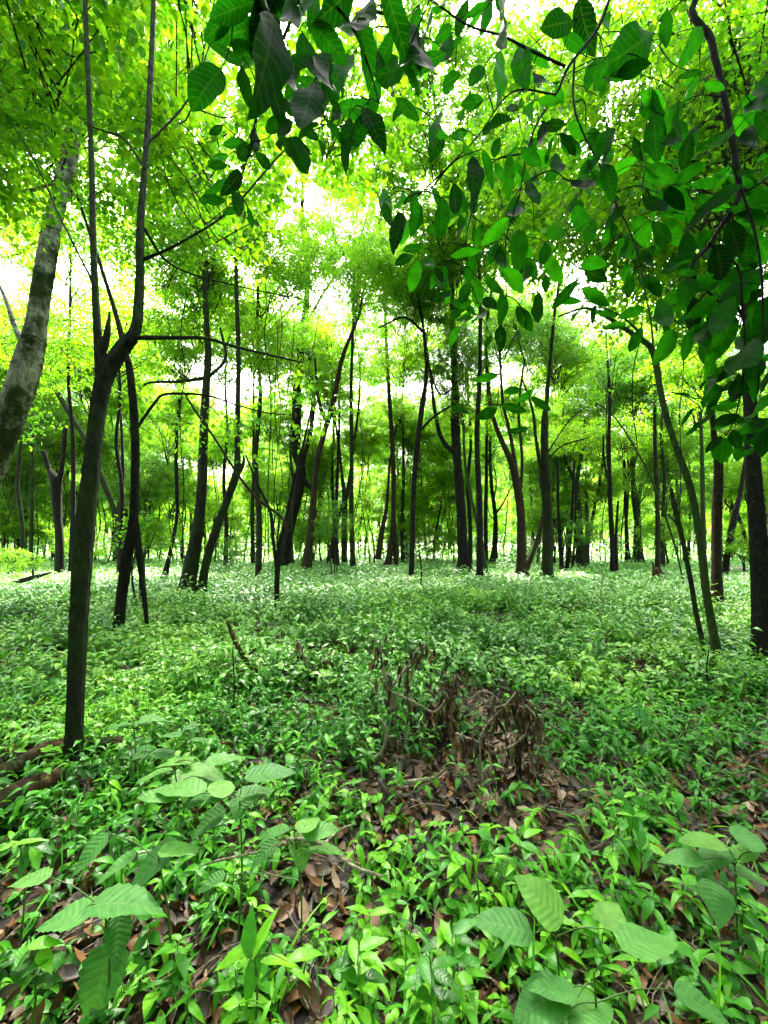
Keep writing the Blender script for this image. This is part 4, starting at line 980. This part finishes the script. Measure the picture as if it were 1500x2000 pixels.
wilted('wilted cluster between the two dark fringed shrubs', 850, 1460, [[(845, 1490, 5), (840, 1430, 4), (850, 1380, 3)], [(842, 1440, 4), (880, 1400, 4), (888, 1360, 3)], [(840, 1450, 3), (810, 1420, 3), (800, 1350, 2)]], 190, .4, 4)
# broken reddish stump pole left of them
def snag(name, label, path, Y, mat, cat):
    b = pix(path[0][0], path[0][1], Y)
    root = empty(name, b); tag(root, label, cat)
    m = MB(); tube(m, [pix(q[0], q[1], Y + (q[3] if len(q) > 3 else 0)) - b for q in path], [q[2] * Y / F / 2 for q in path], 10, 6, .2)
    m.build('wood', M[mat], root)
    return root, b
def branch_thing(name, label, paths, Y, mat, cat='branch'):
    b = pix(paths[0][0][0], paths[0][0][1], Y)
    m = MB()
    for path in paths:
        tube(m, [pix(q[0], q[1], Y + (q[3] if len(q) > 3 else 0)) - b for q in path], [q[2] * Y / F / 2 for q in path], 9, 6, .14)
    o = m.build(name, M[mat]); o.location = b; tag(o, label, cat)
    return o
branch_thing('dead_branch', 'broken reddish dead branch leaning out of the seedlings left of centre', [[(500, 1335, 7), (480, 1290, 9), (460, 1255, 9), (444, 1214, 6)], [(478, 1285, 7), (500, 1268, 4)]], 4.3, 'log')
branch_thing('dead_branch', 'long pale brown dead branch hanging down to the forked sapling', [[(554, 1062, 5), (558, 1028, 5), (545, 1006, 5), (500, 972, 5.5), (460, 920, 5), (415, 850, 4.5), (380, 800, 4), (360, 768, 3)], [(400, 812, 3), (415, 790, 2), (420, 770, 1.5)]], 7.8, 'bark_red')
branch_thing('fallen_branch', 'pale forked twig lying over the litter in the lower middle', [[(560, 1640, 6), (600, 1640, 7), (640, 1657, 7), (690, 1692, 6), (745, 1712, 5)], [(600, 1640, 5), (550, 1650, 5), (500, 1665, 4), (430, 1680, 4), (395, 1690, 3)], [(630, 1650, 5), (665, 1620, 4, .1), (690, 1610, 3, .1)]], 1.62, 'dry_wood')
branch_thing('fallen_branch', 'thin bare stick reaching up from the pale ground left of the broken stump', [[(1320, 1190, 4), (1290, 1180, 5), (1255, 1182, 3), (1230, 1190, 2)]], 8.8, 'bark_dark')
branch_thing('fallen_branch', 'dark crooked stick lying in the middle right undergrowth', [[(1160, 1195, 5), (1120, 1190, 6), (1090, 1180, 4)], [(1120, 1190, 6), (1121, 1163, 5)]], 9.0, 'bark_dark')
branch_thing('fallen_branch', 'mossy stick half buried beneath the tallest wilted shrub', [[(760, 1530, 8), (800, 1527, 9), (845, 1520, 7), (870, 1500, 4)]], 2.45, 'dry_wood')
branch_thing('fallen_branch', 'short dark branch lying left of the two stub tree', [[(20, 1140, 6), (50, 1132, 9), (80, 1124, 7), (100, 1118, 3)], [(65, 1128, 5), (64, 1112, 3)]], 14, 'bark_dark')
branch_thing('fallen_branch', 'dark fallen branch behind the dark slanted tree', [[(170, 1165, 8), (200, 1158, 9), (235, 1150, 7)], [(195, 1158, 6), (215, 1145, 4)]], 11, 'bark_dark')
branch_thing('fallen_log', 'upper rotten brown log passing behind the nearest trunk', [[(-40, 1532, 34, -.3), (40, 1494, 36, -.1), (110, 1462, 34), (170, 1458, 30, .1), (235, 1454, 24, .2), (262, 1474, 8, .2)]], 2.68, 'log', 'log')
branch_thing('fallen_log', 'lower rotten brown log running out of the left edge', [[(-60, 1612, 40, -.25), (20, 1562, 42, -.1), (75, 1532, 38), (120, 1516, 28, .15)]], 2.33, 'log', 'log')
branch_thing('fallen_log', 'straight pale grey log lying far off at the right beyond the trunks', [[(1418, 1113, 12), (1440, 1113, 12), (1456, 1113, 12)]], 19, 'dry_wood', 'log')

for lab, p, Y in (('thin dark dead stalk standing in the clearing left of centre', [(456, 1400, 2.5), (458, 1340, 2.5), (455, 1275, 2), (457, 1240, 1.5)], 3.6),
                  ('thin dark stalk at the far side of the pale clearing', [(822, 1195, 4), (820, 1160, 3.5), (823, 1120, 3), (820, 1080, 2)], 10),
                  ('leaning pale stalk crossing the right hand undergrowth', [(1176, 1300, 2.5), (1180, 1240, 2.5), (1172, 1190, 2), (1178, 1120, 2)], 6.5),
                  ('thin bare stalk before the scaly brown tree', [(1385, 1350, 3), (1380, 1310, 2.5), (1384, 1270, 2)], 4.2),
                  ('fine pale stalk rising from the brown litter', [(938, 1620, 3), (942, 1540, 2.5), (936, 1440, 2)], 2.3)):
    branch_thing('dead_stalk', lab, [p], Y, 'dry_wood' if 'pale' in lab and 'clearing' not in lab else 'bark_dark', 'stalk')
branch_thing('fallen_branch', 'pale crooked twig loop lying left of the tallest wilted shrub', [[(690, 1478, 5), (715, 1484, 7), (745, 1470, 7), (755, 1430, 6), (745, 1405, 4)]], 2.75, 'dry_wood')
branch_thing('fallen_branch', 'pale straight twig angled over the litter right of the wilted fringe', [[(1070, 1412, 4), (1100, 1432, 5), (1135, 1455, 4)]], 3.2, 'dry_wood')

# rotten stump with spikes
def stump():
    Y = 15.0; b = pix(1287, 1138, Y); b.z = float(gz(b.x, b.y))
    root = empty('rotten_stump', b); tag(root, 'jagged rotten reddish stump on the pale ground at the right', 'stump')
    m = MB(); k = Y / F
    tube(m, [(0, 0, -.05), (-.02, 0, .25), (-.06, 0, .5)], [.30, .17, .12], 12, 5, .25, flare=.8)
    for a, h in ((0, .75), (1.3, .6), (2.6, .85), (4, .55), (5.1, .7)):
        tube(m, [(.09 * math.cos(a) - .04, .09 * math.sin(a), .35), (.12 * math.cos(a) - .06, .12 * math.sin(a), h)], [.06, .012], 6, 3, .2)
    tube(m, [(.1, 0, .1), (.5, -.2, .06), (.95, -.3, .02)], [.09, .06, .03], 7, 4, .2)
    tube(m, [(-.1, 0, .1), (-.45, -.3, .03)], [.09, .03], 7, 4, .2)
    m.build('wood', M['log'], root)
stump()

# vines hanging beside the vine hung tree and elsewhere
random.seed(31)
for i, (px, Y) in enumerate(((523, 9.5), (535, 10.5), (548, 12), (612, 12), (567, 13), (1245, 9), (1330, 10), (360, 9), (700, 13), (1185, 11))):
    p = []
    for j in range(8):
        p.append((px + random.gauss(0, 5) + j * random.uniform(-1, 1), 1100 - j * 75, 2.4 * 8 / Y))
    branch_thing('hanging_vine', ['thin vine hanging left of the vine hung tree', 'second thin vine left of the vine hung tree', 'vine hanging close against the vine hung tree', 'vine hanging right of the vine hung tree', 'vine trailing down the vine hung trunk', 'vine hanging above the rotten stump', 'vine hanging left of the green leaning tree', 'vine hanging left of the lichen spotted tree', 'vine hanging right of the Y shaped tree', 'vine hanging beside the straight black tree'][i], [p], Y, 'bark_green', 'vine')['group'] = 'hanging vines'

# low leafy bushes at the edge of the clearing
random.seed(4)
for i, (px, py, c, s, lab) in enumerate(((20, 1120, 'low0', .55, 'leafy bush at the left edge under the pale mottled tree'), (150, 1060, 'low1', .6, 'bush behind the forked mossy trunk'), (450, 1075, 'dense1', .35, 'small bush behind the curved dark tree'),
                             (650, 1020, 'dense0', .35, 'dark bush behind the Y shaped tree'), (1140, 1040, 'dense1', .35, 'bush between the stout tree and the straight black tree'), (1290, 1040, 'low2', .6, 'bush above the rotten stump'), (1450, 1060, 'low1', .6, 'bush behind the scaly brown tree'),
                             (270, 1040, 'wisp1', .9, 'small yellow leaved bush beside the dark slanted tree'))):
    Y = 9 if i == 7 else 17 + 2 * (i % 3)
    b = pix(px, 1060 + CAM_H / Y * F, Y); b.z = 0
    root = empty('bush', b); tag(root, lab, 'bush', 'low bushes')
    cz = pix(px, py, Y)
    put_crown(root, c, s, (cz.x, cz.y, max(cz.z, s * 1.1)), name='foliage')
    m = MB()
    for q in range(3):
        tube(m, [(0.05 * q, 0, -.05), (random.gauss(0, .15), random.gauss(0, .1), cz.z * .5), (random.gauss(0, .3), random.gauss(0, .2), max(cz.z, .6))], [.03, .02, .01], 6, 3)
    m.build('stem', M['twig'], root)
